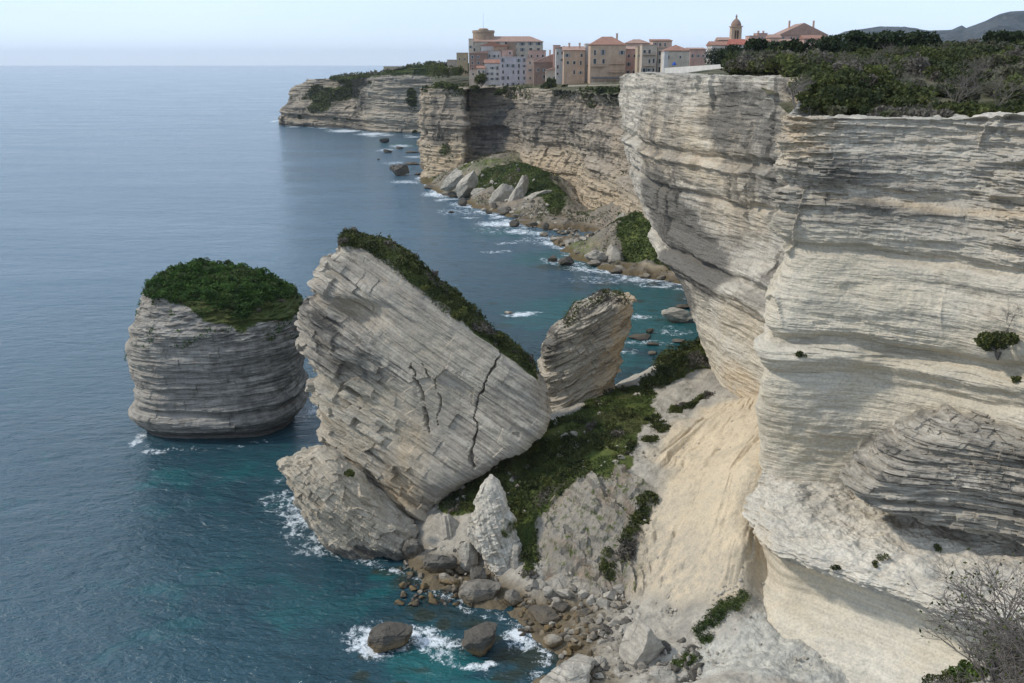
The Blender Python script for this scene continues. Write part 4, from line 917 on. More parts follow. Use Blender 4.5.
gr = np.maximum(inpoly(wx, wy, gp([(462, 178, 10), (500, 164, 16), (525, 160, 19), (542, 167, 17), (570, 192, 10), (562, 203, 8), (540, 194, 9), (515, 190, 9), (485, 188, 7)]), 2),
                inpoly(wx, wy, [onf(a, b)[:2] for a, b in [(620, 214), (645, 207), (665, 222), (690, 262), (660, 265), (625, 260), (618, 240)]], 2))
sd = inpoly(wx, wy, gp([(640, 263, 2), (690, 270, 2), (692, 280, 1), (650, 273, .5)]), 1.2)
Z = Z + (1 - sd) * (1.5 * fbm(X * .12, Y * .12, 0, 5, 23) + (1 - gr) * 1.2 * (1 - 2.4 * np.abs(fbm(X * .14, Y * .10, 4, 4, 24))))
o = grid_obj('slope', np.stack([X, Y, Z], -1), M['scree'], smooth=False, attrs=dict(low=0 * X, sand=sd * .8, green=np.maximum(gr * .95, .30 + .35 * noise(X * .08, Y * .05, 0, 77)) * (1 - sd), crag=.8 * (1 - gr), white=0 * X, hgt=np.clip(Z / 5 + .1, 0, 1)))
tag(o, kind='structure'); FSV = np.stack([X, Y, Z], -1); FSG = gr
G2 = 'fallen slabs under the town cliff'
for a, b, w, h, ln, t in [(453, 192, 20, 28, .55, 'pale slanting slab at the left end of the fallen heap'), (467, 195, 19, 28, .6, 'second slanting slab from the left of the fallen heap'), (478, 197, 17, 14, .2, 'low pale block at the foot of the left slabs'), (503, 185, 13, 15, .5, 'single pale block standing in the green of the heap'),
                          (503, 208, 22, 30, .75, 'long steep slab left in the middle of the fallen heap'), (518, 210, 20, 36, .6, 'tallest steep slab in the middle of the fallen heap'), (536, 211, 26, 24, 1.0, 'long low slanting slab right of the tallest one'), (553, 210, 15, 22, .3, 'pale block at the right end of the fallen heap'),
                          (527, 214, 18, 14, .5, 'small slanting slab at the foot of the tallest one'), (545, 218, 16, 10, .3, 'pale block low on the right of the fallen heap')]:
    boulder(a, b, w, h, t, G2, name='rock_slab', zb=.6 if b > 205 else 3, dark=-.1, lean=ln * .8, bed=.05, tilt=-.7, rug=.07, sub=4, ry=4, rz=0)
G3 = 'rocks along the far shore'
for a, b, w, h, dk, t in [(596, 265, 23, 20, -.1, 'pale round boulder left of the pair below the grassy slope'), (616, 266, 26, 24, -.1, 'pale round boulder right of the pair below the grassy slope'), (607, 247, 20, 20, .0, 'upright pale rock behind the pair of round boulders'), (624, 240, 18, 28, -.1, 'slanting pale rock at the edge of the grassy slope'),
                          (566, 266, 20, 12, .5, 'dark boulder in the water left of the round pair'), (553, 262, 12, 8, .5, 'small dark rock left of the dark boulder'), (677, 324, 32, 19, -.05, 'big pale boulder with dark foot standing in the turquoise cove'), (683, 309, 16, 7, .6, 'dark rock just behind the big pale boulder in the cove'),
                          (642, 340, 30, 6, .7, 'long flat black rock in the cove'), (650, 334, 10, 7, .6, 'small dark rock behind the long flat black one'), (654, 346, 13, 5, .5, 'low brown rock in front of the long flat black one'), (680, 343, 14, 5, .4, 'low grey rock right of the flat black one'), (709, 346, 15, 8, .6, 'dark rock beside the foot of the prow'),
                          (695, 294, 15, 7, .4, 'brown rock off the pale beach'), (654, 355, 12, 5, .4, 'low tan rock nearest the brush'), (715, 314, 14, 6, .3, 'small rock close under the prow'), (509, 314, 9, 3, .0, 'tan rock barely awash in a streak of foam'),
                          (514, 227, 10, 9, .6, 'pointed dark rock off the fallen heap'), (463, 206, 11, 9, .6, 'dark rock off the left slabs'), (488, 214, 8, 5, .6, 'small dark rock off the middle of the heap'), (451, 213, 6, 3, .5, 'tiny dark rock awash farthest off the heap'),
                          (430, 189, 15, 6, .6, 'long dark rock below the left buttress'), (402, 176, 20, 14, .5, 'jagged dark rock off the left buttress'), (411, 165, 20, 6, .5, 'flat dark rock close under the left buttress'), (418, 175, 10, 4, .6, 'small black rock between the jagged one and the buttress'),
                          (387, 153, 9, 5, .6, 'dark rock in the middle of the row off the white cliff'), (399, 149, 7, 4, .6, 'dark rock right in the row off the white cliff'), (384, 143, 9, 7, .6, 'squat dark rock nearest the white cliff'), (378, 160, 4, 2, .6, 'tiny black rock farthest left in the row'), (411, 153, 14, 4, .5, 'low dark rock against the left buttress foot'),
                          (392, 170, 8, 6, .6, 'small dark rock left of the jagged one')]:
    boulder(a, b, w, h, t, G3, dark=dk, ochre=.3, zb=0, sub=4, bed=.04)
rs = random.Random(12)
line = [(440, 194), (470, 202), (500, 215), (530, 226), (560, 243), (585, 262), (612, 270), (640, 276), (690, 287)]
for i in range(34):
    t = (i + rs.random()) / 34 * (len(line) - 1); k = min(int(t), len(line) - 2); f = t - k
    a = line[k][0] + (line[k + 1][0] - line[k][0]) * f + rs.uniform(-4, 6); b = line[k][1] + (line[k + 1][1] - line[k][1]) * f + rs.uniform(-4, 3)
    boulder(a, b, rs.uniform(7, 17), rs.uniform(5, 10), 'dark boulder in the unbroken line of rocks along the far waterline', 'dark boulders along the far waterline', dark=rs.uniform(.2, .6), ochre=.5, zb=0.1, sub=3, seed=700 + i)
far_pts = []
for i in range(1100):
    t = rs.random() * (len(line) - 1); k = min(int(t), len(line) - 2); f = t - k
    a = line[k][0] + (line[k + 1][0] - line[k][0]) * f + rs.uniform(-3, 10); b = line[k][1] + (line[k + 1][1] - line[k][1]) * f + rs.uniform(-22, 2) if i > 420 and a < 600 else rs.uniform(-9, 2)
    q = gz(a, b, 0); q[2] = max(-.1, float(FF(q[0], q[1]))); far_pts.append(q)
rubble('shore_rubble', far_pts, .35, 1.9, 8, .15, .5)
# swash and shallows
for f_ in [(388, 640, 38, 18, .78), (370, 648, 26, 12, .8), (436, 642, 32, 12, .74), (412, 632, 40, 9, .8), (446, 655, 22, 10, .5), (482, 665, 30, 6, .6), (512, 632, 16, 9, .95), (520, 640, 30, 10, .6), (450, 584, 26, 9, .75), (425, 565, 24, 8, .6), (340, 540, 30, 14, .62), (300, 518, 26, 22, .62), (278, 505, 18, 20, .40), (320, 545, 40, 9, .6),
           (136, 440, 9, 9, .7), (150, 452, 20, 3, .6), (309, 412, 8, 14, .5), (690, 282, 34, 5, .8), (650, 280, 40, 4, .7), (590, 270, 30, 4, .6), (560, 262, 22, 5, .6), (553, 243, 22, 3, .8), (575, 247, 22, 3, .5), (500, 224, 26, 4, .8), (520, 231, 16, 4, .7), (470, 205, 26, 4, .7), (440, 194, 20, 4, .8), (522, 314, 18, 3, .9), (640, 318, 20, 3, .6),
           (505, 243, 16, 2, .5), (495, 252, 16, 2, .5), (470, 218, 14, 2, .5), (530, 232, 20, 2, .5), (345, 131, 22, 2, .8), (372, 134, 20, 2, .8), (400, 146, 16, 2, .7), (385, 150, 12, 2, .6), (415, 157, 14, 2, .6), (395, 163, 14, 2, .5), (425, 178, 10, 3, .8), (405, 182, 18, 2, .6), (290, 124, 14, 1.5, .6), (276, 121, 5, 1.5, .8), (650, 343, 34, 4, .5), (620, 352, 26, 5, .45), (672, 330, 30, 4, .4), (700, 300, 20, 3, .4),
           (460, 212, 30, 5, .35), (540, 240, 40, 6, .35), (600, 280, 50, 6, .35), (500, 230, 40, 6, .3)]: foam(*f_)
for p_ in [(440, 660, 60, 20, .95), (470, 690, 60, 16, .9), (370, 590, 40, 12, .55), (380, 575, 26, 6, .7), (600, 310, 110, 22, .8), (660, 330, 60, 26, .9), (640, 295, 60, 14, .75), (560, 260, 60, 12, .6), (500, 232, 40, 8, .45), (250, 480, 90, 40, .25), (320, 600, 120, 40, .32), (230, 600, 120, 50, .22), (590, 655, 30, 14, .8), (540, 320, 40, 20, .45), (400, 145, 40, 5, .4), (620, 360, 30, 16, .6), (165, 475, 40, 16, .4), (430, 700, 120, 30, .8)]: patch(SHAL, *p_)
for p_ in [(420, 585, 60, 14, .7), (360, 600, 50, 8, .4), (520, 650, 46, 16, .85), (560, 660, 40, 14, .8), (440, 615, 60, 8, .5), (600, 285, 60, 6, .5), (560, 268, 40, 6, .7), (690, 300, 30, 8, .5), (400, 570, 30, 8, .6), (530, 675, 40, 10, .6)]: patch(WEED, *p_)

rs = random.Random(41)
def wash(L, n, w, h, k):
    for i in range(n):
        t = (i + rs.random()) / n * (len(L) - 1); j = min(int(t), len(L) - 2); f = t - j
        foam(L[j][0] + (L[j + 1][0] - L[j][0]) * f + rs.uniform(-3, 3), L[j][1] + (L[j + 1][1] - L[j][1]) * f + rs.uniform(-1, 3), w * rs.uniform(.6, 1.5), h * rs.uniform(.6, 1.5), k * rs.uniform(.7, 1.2))
wash([(438, 196), (470, 205), (500, 218), (530, 230), (560, 247), (585, 266), (612, 274), (640, 280), (690, 291)], 60, 9, 2.2, .6)
wash([(352, 556), (385, 566), (410, 574), (440, 594), (470, 608), (500, 614), (525, 624), (548, 644), (540, 672), (535, 683)], 40, 9, 4, .52)
wash([(284, 480), (300, 506), (318, 534), (345, 556)], 16, 9, 6, .5)
wash([(138, 442), (170, 448), (210, 448), (250, 444), (296, 434)], 14, 8, 2, .42)
wash([(282, 123), (320, 127), (350, 130), (380, 134), (418, 136)], 14, 9, 1.0, .6)
wash([(421, 178), (426, 184), (440, 193)], 6, 6, 2, .7)
for i in range(90):
    a, b = rs.uniform(350, 600), rs.uniform(565, 690)
    if b < 560 + (a - 350) * .28: continue
    patch(WEED, a, b, rs.uniform(6, 22), rs.uniform(3, 9), rs.uniform(.4, .9))
for i in range(60): patch(WEED, rs.uniform(430, 700), 0 * i + rs.uniform(225, 360), rs.uniform(5, 20), rs.uniform(1.5, 4), rs.uniform(.3, .7))

# ================================================================== VEGETATION
def leaf_mat(name, lo, hi, alt=None, altk=.3, rough=.75):
    s = NT(name); v = s.pos(); a = s.attr('shade')
    n = s.noise(v, .5, 4, .6)
    f = s.math('ADD', s.math('MULTIPLY', a, .75), s.math('MULTIPLY', s.math('SUBTRACT', n, .5), 1.1))
    c = s.mix(s.ramp(f, [(.1, 0.0), (.75, 1.0)]), lo, hi)
    if alt: c = s.mix(s.math('MULTIPLY', s.ramp(s.attr('alt'), [(.45, 0.0), (.6, 1.0)]), altk), c, alt)
    s.done(c, rough, None, .25)
    tr = s.n('ShaderNodeBsdfTranslucent'); s.l(c, tr.inputs[0]); mx = s.n('ShaderNodeMixShader'); mx.inputs[0].default_value = .22
    s.l(s.b.outputs[0], mx.inputs[1]); s.l(tr.outputs[0], mx.inputs[2]); s.l(mx.outputs[0], s.out.inputs[0])
    return s.m
M['crown'] = leaf_mat('crown_scrub', (.022, .052, .010), (.075, .145, .024), (.075, .085, .03), .6)
M['scrub'] = leaf_mat('maquis_leaves', (.026, .036, .011), (.108, .120, .030), (.135, .118, .095), .95)
M['grass'] = leaf_mat('turf_blades', (.030, .050, .012), (.12, .15, .038), (.14, .13, .055), .6)
M['tree'] = leaf_mat('evergreen_leaves', (.012, .022, .008), (.040, .056, .018))
M['fresh'] = leaf_mat('fresh_leaves', (.030, .060, .010), (.12, .17, .03))
s = NT('bark'); v = s.pos(); M['bark'] = s.done(s.mix(s.noise(v, 3, 5, .7), (.08, .07, .058), (.17, .155, .135)), .9, None, .1)
s = NT('grey_twigs'); v = s.pos(); M['twig'] = s.done(s.mix(s.noise(v, 2.5, 5, .7), (.095, .082, .070), (.25, .222, .195)), .9, None, .1)
def leaves(P, size, rs, flat=0.0):
    """two-triangle leaves round the points P"""
    n = len(P); a = rs.normal(size=(n, 3)); a[:, 2] *= (1 - flat); a /= np.linalg.norm(a, axis=1, keepdims=True)
    b = np.cross(a, rs.normal(size=(n, 3))); b /= np.linalg.norm(b, axis=1, keepdims=True)
    sz = size * rs.uniform(.55, 1.3, (n, 1))
    V = np.stack([P - a * sz, P + b * sz * .55, P + a * sz, P - b * sz * .55], 1)
    F = np.arange(4 * n).reshape(n, 4); return V.reshape(-1, 3), F
def leaf_obj(name, P, size, mat, shade, alt=None, seed=1, parent=None, flat=0.0):
    rs = np.random.RandomState(seed); V, F = leaves(P, size, rs, flat)
    me = npmesh(name, V, F, False, dict(shade=np.repeat(shade, 4), alt=np.repeat(alt if alt is not None else shade * 0, 4)))
    return link(name, me, mat, parent)
def lobes(rs, r, h, n):
    L = []
    for _ in range(n):
        a = rs.uniform(0, 6.28); q = rs.uniform(0, .75) ** .7 * r
        L.append((math.cos(a) * q, math.sin(a) * q, h * rs.uniform(.35, .8), r * rs.uniform(.28, .55)))
    return L
def bush_pts(rs, r, h, n, nl=7):
    out, sh = [], []
    L = lobes(rs, r, h, nl); w = np.array([l[3] ** 2 for l in L]); w /= w.sum()
    for l, k in zip(L, rs.multinomial(n, w)):
        d = rs.normal(size=(k, 3)); d /= np.linalg.norm(d, axis=1, keepdims=True)
        q = l[3] * rs.uniform(.55, 1.05, (k, 1)) ** .6
        p = d * q * np.array([1, 1, .8]) + np.array(l[:3]); p[:, 2] = np.abs(p[:, 2]); out.append(p)
        sh.append(rs.uniform(0, 1) * .5 + rs.rand(k) * .5)
    return np.concatenate(out), np.concatenate(sh)
def tube_segments(S, R0, R1, sides=4):
    """thin tapered prisms along segments S (n,2,3)"""
    d = S[:, 1] - S[:, 0]; d /= np.linalg.norm(d, axis=1, keepdims=True) + 1e-9
    u = np.cross(d, np.array([.31, .53, .79])); u /= np.linalg.norm(u, axis=1, keepdims=True); w = np.cross(d, u)
    V = []
    for e, R in ((0, R0), (1, R1)):
        for k in range(sides):
            a = 6.28318 * k / sides; V.append(S[:, e] + (u * math.cos(a) + w * math.sin(a)) * R[:, None])
    V = np.stack(V, 1); n = len(S); i = np.arange(n)[:, None] * (2 * sides)
    F = np.concatenate([np.concatenate([i + k, i + (k + 1) % sides, i + sides + (k + 1) % sides, i + sides + k], 1) for k in range(sides)])
    return V.reshape(-1, 3), F
def branches(rs, h, r, stems=6, levels=4, kids=3, spread=.5, thick=.05, bend=.15):
    S, R0, R1 = [], [], []
    def grow(p, d, l, t, lev):
        n = 3
        for i in range(n):
            q = p + d * l / n; S.append((p, q)); R0.append(t * (1 - .25 * i / n)); R1.append(t * (1 - .25 * (i + 1) / n)); p = q
            d = d + rs.normal(size=3) * bend; d /= np.linalg.norm(d)
        if lev <= 0: return
        for _ in range(kids):
            e = d + rs.normal(size=3) * spread; e[2] = abs(e[2]) * .7 + .12; e /= np.linalg.norm(e)
            grow(p, e, l * rs.uniform(.6, .85), t * .62, lev - 1)
    for _ in range(stems):
        a = rs.uniform(0, 6.28); d = np.array([math.cos(a) * r / h, math.sin(a) * r / h, 1.0]) * rs.uniform(.7, 1.1); d /= np.linalg.norm(d)
        grow(np.zeros(3), d, h * .36, thick, levels)
    return np.array(S), np.array(R0), np.array(R1)
def bare_shrub(loc, h, r, label, group=None, seed=1, stems=6, levels=4, kids=3, thick=.05, name='bare_shrub', spread=.5, foliage=0):
    rs = np.random.RandomState(seed); S, A, B = branches(rs, h, r, stems, levels, kids, spread, thick)
    sub = tag(empty(name, loc), label, 'shrub', group)
    V, F = tube_segments(S, A, B); link('branches', npmesh('branches', V, F, True), M['twig'], sub)
    if foliage:
        k = rs.randint(len(S), size=foliage); P = S[k, 1] + rs.normal(size=(foliage, 3)) * .06 * h
        leaf_obj('foliage', P, min(.12, .02 * h), M['scrub'], rs.rand(foliage), rs.rand(foliage) * .3, seed, sub)
    return sub
def shrub(loc, r, h, label, group=None, mat='scrub', seed=1, n=900, leaf=.22, name='shrub', alt=0.0):
    rs = np.random.RandomState(seed); P, sh = bush_pts(rs, r, h, n)
    sub = tag(empty(name, loc), label, 'shrub', group)
    leaf_obj('foliage', P, leaf, M[mat], sh, np.full(len(P), alt), seed, sub)
    S, A, B = branches(rs, h * .75, r * .8, 4, 1, 3, .5, .03 * h); V, F = tube_segments(S, A, B); link('stems', npmesh('stems', V, F), M['bark'], sub)
    return sub
def cover(name, base, n, size, mat, seed, lump=.6, h=.5, altp=.25, flat=0.0):
    """a mat of low leaves over base points"""
    rs = np.random.RandomState(seed); k = rs.randint(len(base), size=n); P = base[k] + rs.normal(size=(n, 3)) * np.array([.25, .25, 0])
    m = np.maximum(0, noise(P[:, 0] / lump, P[:, 1] / lump, P[:, 2] / lump, seed) + .25)
    P[:, 2] += h * m * rs.rand(n) ** .6
    sh = np.clip(.5 + .5 * noise(P[:, 0] / (lump * 2), P[:, 1] / (lump * 2), P[:, 2] / lump, seed + 1), 0, 1) * .7 + .3 * rs.rand(n)
    al = .5 + .8 * noise(P[:, 0] / (lump * 3), P[:, 1] / (lump * 3), 0, seed + 2) - .5 + altp
    return tag(leaf_obj(name, P, size, mat, sh, al, seed, None, flat), kind='stuff')

# crown of the round stack
x, y, z = STP[..., 0], STP[..., 1], STP[..., 2]
lim = 27.0 - .05 * (x + 65) * 2 + 1.9 * noise(x * .22, y * .22, z * .2, 17)
base = STP[(z > lim) & (z < 40)]
cover('crown_scrub', base, 42000, .25, M['crown'], 3, 1.6, 1.35, .1)
sel = STP[(z > 19) & (z < lim) & (noise(x * .55, y * .55, z * .9, 31) > .42)]
cover('ledge_scrub', sel, 3200, .22, M['crown'], 4, .9, .7, .3)
sub = STP[(np.abs(x - at(134, 350, YS)[0]) < 1.6) & (np.abs(z - at(134, 350, YS)[2]) < 1.6)]
if len(sub): cover('ledge_scrub', sub, 600, .22, M['crown'], 5, .9, .6, .3)
def clumps(name, base, count, r0, r1, mat, seed, n=150, leaf=.2, grey=.12):
    rs = np.random.RandomState(seed); P, S, A = [], [], []
    for k in rs.randint(len(base), size=count):
        r = r0 + (r1 - r0) * rs.rand() ** 1.6; p, s_ = bush_pts(rs, r, r * rs.uniform(.7, 1.2), int(n * (r / r1) ** 1.5) + 30, 5)
        P.append(p + base[k] - np.array([0, 0, .1])); S.append(np.clip(s_ * .6 + rs.uniform(-.2, .55), 0, 1)); A.append(np.full(len(p), .7 if rs.rand() < grey else 0.0))
    return tag(leaf_obj(name, np.concatenate(P), leaf, M[mat], np.concatenate(S), np.concatenate(A), seed), kind='stuff')
clumps('crown_bushes', base, 170, .5, 1.7, 'crown', 51, 260, .21, .2)
clumps('crown_bushes', STP[(z > lim - 1.2) & (z < lim + .8)], 46, .35, .9, 'scrub', 52, 160, .18, .25)
# fringe along the ridge of the leaning rock
def near_line(P, pts, Y, d, ymin):
    w = np.array([at(a, b, Y) for a, b in pts]); x, z = P[..., 0], P[..., 2]; dd = np.full(x.shape, 1e9)
    for a, b in zip(w[:-1], w[1:]):
        e = b - a; t = np.clip(((x - a[0]) * e[0] + (z - a[2]) * e[2]) / (e[0] ** 2 + e[2] ** 2), 0, 1)
        dd = np.minimum(dd, np.hypot(x - a[0] - t * e[0], z - a[2] - t * e[2]))
    return P[(dd < d + .6 * noise(x * .5, P[..., 1] * .5, z * .5, 3)) & (P[..., 1] > ymin)]
RIDGE = [(344, 242), (366, 245), (385, 250), (410, 266), (432, 285), (452, 299), (478, 321), (496, 335), (515, 351), (530, 365)]
cover('ridge_scrub', near_line(SLP, RIDGE, YG, 1.0, YG - 7), 16000, .22, M['scrub'], 6, 1.2, .95, .1)
clumps('ridge_bushes', near_line(SLP, RIDGE, YG, .8, YG - 7), 110, .4, 1.3, 'scrub', 53, 200, .2, .15)
b_ = near_line(SLP, [(343, 388), (362, 350), (372, 345)], YG - 8, .5, 100)
cover('ridge_scrub', near_line(SMP, [(568, 316), (580, 304)], YM, 1.0, YM - 6), 1300, .2, M['scrub'], 8, .8, .6, .4)
cover('ridge_scrub', near_line(SMP, [(592, 297), (606, 294), (622, 297)], YM, .8, YM - 6), 1800, .2, M['scrub'], 9, .8, .6, .5)
tuft = tag(shrub(at(349, 476, YF - 5.5), .9, 1.0, 'small dark shrub on the notch between the leaning rock and its foot', None, 'scrub', 11, 700, .16))
# turf and brush on the saddle
v = SLOPE[(SG > .55) & (noise(SLOPE[..., 0] * .3, SLOPE[..., 1] * .3, 0, 8) > -.35)]
cover('turf', v, 60000, .15, M['grass'], 10, 1.6, .42, .2)
v = SLOPE[(SG > .5) & (noise(SLOPE[..., 0] * .22, SLOPE[..., 1] * .22, 3, 28) > .12)]
cover('low_scrub', v, 26000, .22, M['scrub'], 12, 1.5, 1.3, .05)
clumps('slope_bushes', SLOPE[(SG > .5)], 90, .4, 1.5, 'scrub', 54, 200, .2, .2)
v = SLOPE[(SB > .45)]
cover('brush', v, 26000, .26, M['scrub'], 13, 2.2, 2.6, .25)
rs_ = np.random.RandomState(77)
def patch_pts(L, w):
    out = []
    for a, b in L:
        c = on(a, b); q = SLOPE[(np.hypot(SLOPE[..., 0] - c[0], SLOPE[..., 1] - c[1]) < w * (1 + .5 * noise(SLOPE[..., 0], SLOPE[..., 1], 0, 3)))]; out.append(q)
    return np.concatenate(out)
cover('low_scrub', patch_pts([(676, 410), (690, 404), (704, 398), (660, 428), (650, 440), (655, 420), (640, 520), (632, 540), (628, 560), (645, 505), (610, 575)], 1.1), 15000, .2, M['scrub'], 14, 1.0, .9, .1)
cover('turf', patch_pts([(700, 632), (712, 622), (722, 614), (735, 603), (742, 598), (690, 658), (682, 664), (705, 640)], .75), 9000, .12, M['grass'], 15, .7, .5, .3)
v = FSV[(FSV[..., 2] > 2.0) & (FSV[..., 2] < 22) & (FSG < .6) & (noise(FSV[..., 0] * .10, FSV[..., 1] * .07, 0, 86) > .10)]
cover('low_scrub', v, 15000, .45, M['scrub'], 17, 3, 1.2, .3)
v = FSV[(FSG > .55)]
cover('turf', v, 26000, .5, M['grass'], 16, 3.5, 1.3, .1)
# plants on the cliff faces
def on_mesh(P, px, py):
    """the point of a built face on a bearing"""
    d = ray(px, py); Q = P.reshape(-1, 3) - np.array([0, 0, CAMZ]); t = Q @ d / (d @ d); e = np.linalg.norm(Q - t[:, None] * d, axis=1)
    i = np.where(e < .5)[0]
    if len(i) == 0: return P.reshape(-1, 3)[e.argmin()]
    return P.reshape(-1, 3)[i[t[i].argmin()]]
shrub(on_mesh(NEARP, 995, 352) + np.array([0, -.4, -1.2]), 2.2, 4.2, 'dark green shrub clinging to the face at the right edge', None, 'scrub', 21, 3400, .2)
bare_shrub(on_mesh(NEARP, 998, 335) + np.array([.2, -.6, -.5]), 4.2, 2.0, 'bare twiggy shrub just above the dark green one on the face', None, 22, 4, 4, 3, .045)
shrub(on_mesh(NEARP, 1010, 377) + np.array([0, -.3, -.4]), .6, .9, 'small green tuft on the face below the dark green shrub', None, 'scrub', 23, 400, .13)
shrub(on_mesh(LEDGEP, 1016, 412) + np.array([0, -.2, -.2]), .9, 1.1, 'green tuft on top of the dark ledge at the right edge', None, 'scrub', 24, 600, .13)
for a, b, r, h, t in [(882, 556, .75, 1.2, 'green plant upright on the white shelf'), (876, 562, .5, .5, 'small low plant left beside the upright one on the white shelf'), (938, 546, .7, .35, 'creeping plant under the lip of the dark ledge'), (832, 568, .5, .4, 'brownish tuft near the lip of the white shelf')]:
    shrub(on_mesh(SHELFP, a, b), r, h, t, 'plants on the white shelf', 'scrub', int(a), 260, .11)
shrub(on_mesh(NEARP, 800, 352) + np.array([0, -.2, -.1]), .8, .5, 'dark tuft on the jutting bed at the corner of the wall', None, 'scrub', 25, 300, .14)

# maquis on the plateau
rs = np.random.RandomState(5); Pp, Sp, Ap = [], [], []
cnt = 0
protos = [bush_pts(np.random.RandomState(100 + k), 1.0, 1.0, 420, 9) for k in range(14)]
xrim = lambda yy: np.interp(yy, [119, 124, 140, 165, 200, 234, 245, 258, 330], [44, 38, 39.5, 39.5, 36.5, 34, 41, 63, 65])
while cnt < 1900:
    if cnt < 190: yy = rs.uniform(119.0, 123); xx = rs.uniform(43, 100); yy -= max(0, xx - 60) * .22
    elif cnt < 420: yy = rs.uniform(123, 330); xx = xrim(yy) + rs.uniform(0, 9)
    else: xx, yy = rs.uniform(30, 185), rs.uniform(119, 330)
    if 145 / FPX < xx / (yy * CT) < 222 / FPX and 162 < yy < 380: continue
    if xx / yy > .66 or (xx < xrim(yy) and cnt >= 190): continue
    zz = plat(xx, yy); r = rs.uniform(1.1, 2.9); h = r * rs.uniform(.8, 1.3)
    if yy < 124.5: r *= .55; h *= .6
    p, s_ = protos[rs.randint(14)]; a = rs.uniform(0, 6.28)
    q = np.stack([p[:, 0] * math.cos(a) - p[:, 1] * math.sin(a), p[:, 0] * math.sin(a) + p[:, 1] * math.cos(a), p[:, 2]], 1) * np.array([r, r, h]) + np.array([xx, yy, zz - .2])
    tone = noise(np.array([xx * .09]), np.array([yy * .06]), 0, 44)[0] + rs.uniform(-.5, .5)
    Pp.append(q); Sp.append(np.clip(s_ * .7 + rs.uniform(-.15, .4), 0, 1)); Ap.append(np.full(len(q), .75 if tone > .60 else (.52 if tone > .48 else 0))); cnt += 1
tag(leaf_obj('maquis', np.concatenate(Pp), .30, M['scrub'], np.concatenate(Sp), np.concatenate(Ap), 6), kind='stuff')
def plat_at(px, Y): 
    x = (px - 512) / FPX * (Y * CT); return np.array([x, Y, plat(x, Y)])
G4 = 'bare grey shrubs on the plateau'
for a, Y, h, r, t in [(1003, 126, 5.5, 3.2, 'pale grey bare bush at the right end of the rim'), (960, 128, 6.0, 3.0, 'tall bare grey bush with pale trunks right of the rim middle'), (975, 140, 5.5, 3.0, 'bare grey bush behind the tall one with pale trunks'), (875, 150, 5.0, 4.0, 'wide grey bare bush on the slope above the rim middle'), (845, 160, 4.5, 3.4, 'grey bare bush left of the wide one'),
                      (915, 136, 4.0, 3.2, 'brownish bare bush in the rim middle'), (890, 185, 5.0, 4.0, 'grey bare bush high on the slope under the skyline trees'), (940, 190, 5, 4, 'pale bare bush near the skyline right of the trees'), (745, 232, 5.5, 3.2, 'bare brown bush beside the white wall end')]:
    bare_shrub(plat_at(a, Y), h * .8, r * .85, t, G4, int(a), 6, 4, 3, .05)
bare_shrub(on_mesh(NEARP, 803, 106) + np.array([0, 1.0, -.6]), 5.2, 2.6, 'bare leafless tree on the notch of the cliff rim', None, 31, 2, 5, 3, .12, name='bare_tree', spread=.6)
def tree(loc, r, h, label, group, seed, n=2600, leaf=.42, mat='tree', nl=14):
    rs = np.random.RandomState(seed); t = tag(empty('tree', loc), label, 'tree', group)
    P, sh = bush_pts(rs, r, h * .75, n, nl); P[:, 2] += h * .22
    leaf_obj('crown', P, leaf, M[mat], sh, None, seed, t)
    S, A, B = branches(rs, h * .8, r * .7, 2, 2, 3, .45, .035 * h, .1); V, F = tube_segments(S, A, B, 6); link('trunk', npmesh('trunk', V, F), M['bark'], t)
    return t
G5 = 'evergreen trees on the skyline'
for a, Y, r, h, t in [(866, 205, 4.6, 6.4, 'tallest dark evergreen tree on the skyline left of the mountain'), (884, 207, 3.0, 4.6, 'evergreen tree joined to the right side of the tallest one'), (912, 212, 5.0, 5.0, 'wide low evergreen tree on the skyline in front of the hill'), (852, 200, 2.6, 3.8, 'small evergreen tree left of the tallest one'),
                      (718, 405, 6.0, 10.5, 'dark evergreen left of the bell tower foot behind the white wall'), (735, 400, 6.2, 10.8, 'dark evergreen below the bell tower'), (757, 255, 3.0, 5.6, 'dark evergreen below the pink block right of the bell tower'), (800, 240, 4.0, 4.5, 'dark evergreen below the big pink gable house'), (826, 232, 4.2, 5.2, 'evergreen below the right end of the pink gable house'), (780, 250, 3.4, 4.4, 'evergreen tree between the two groups of rooftops'), (1000, 215, 4.5, 4.5, 'dark evergreen on the skyline at the foot of the mountain')]:
    tree(plat_at(a, Y), r, h, t, G5, int(a * 3))
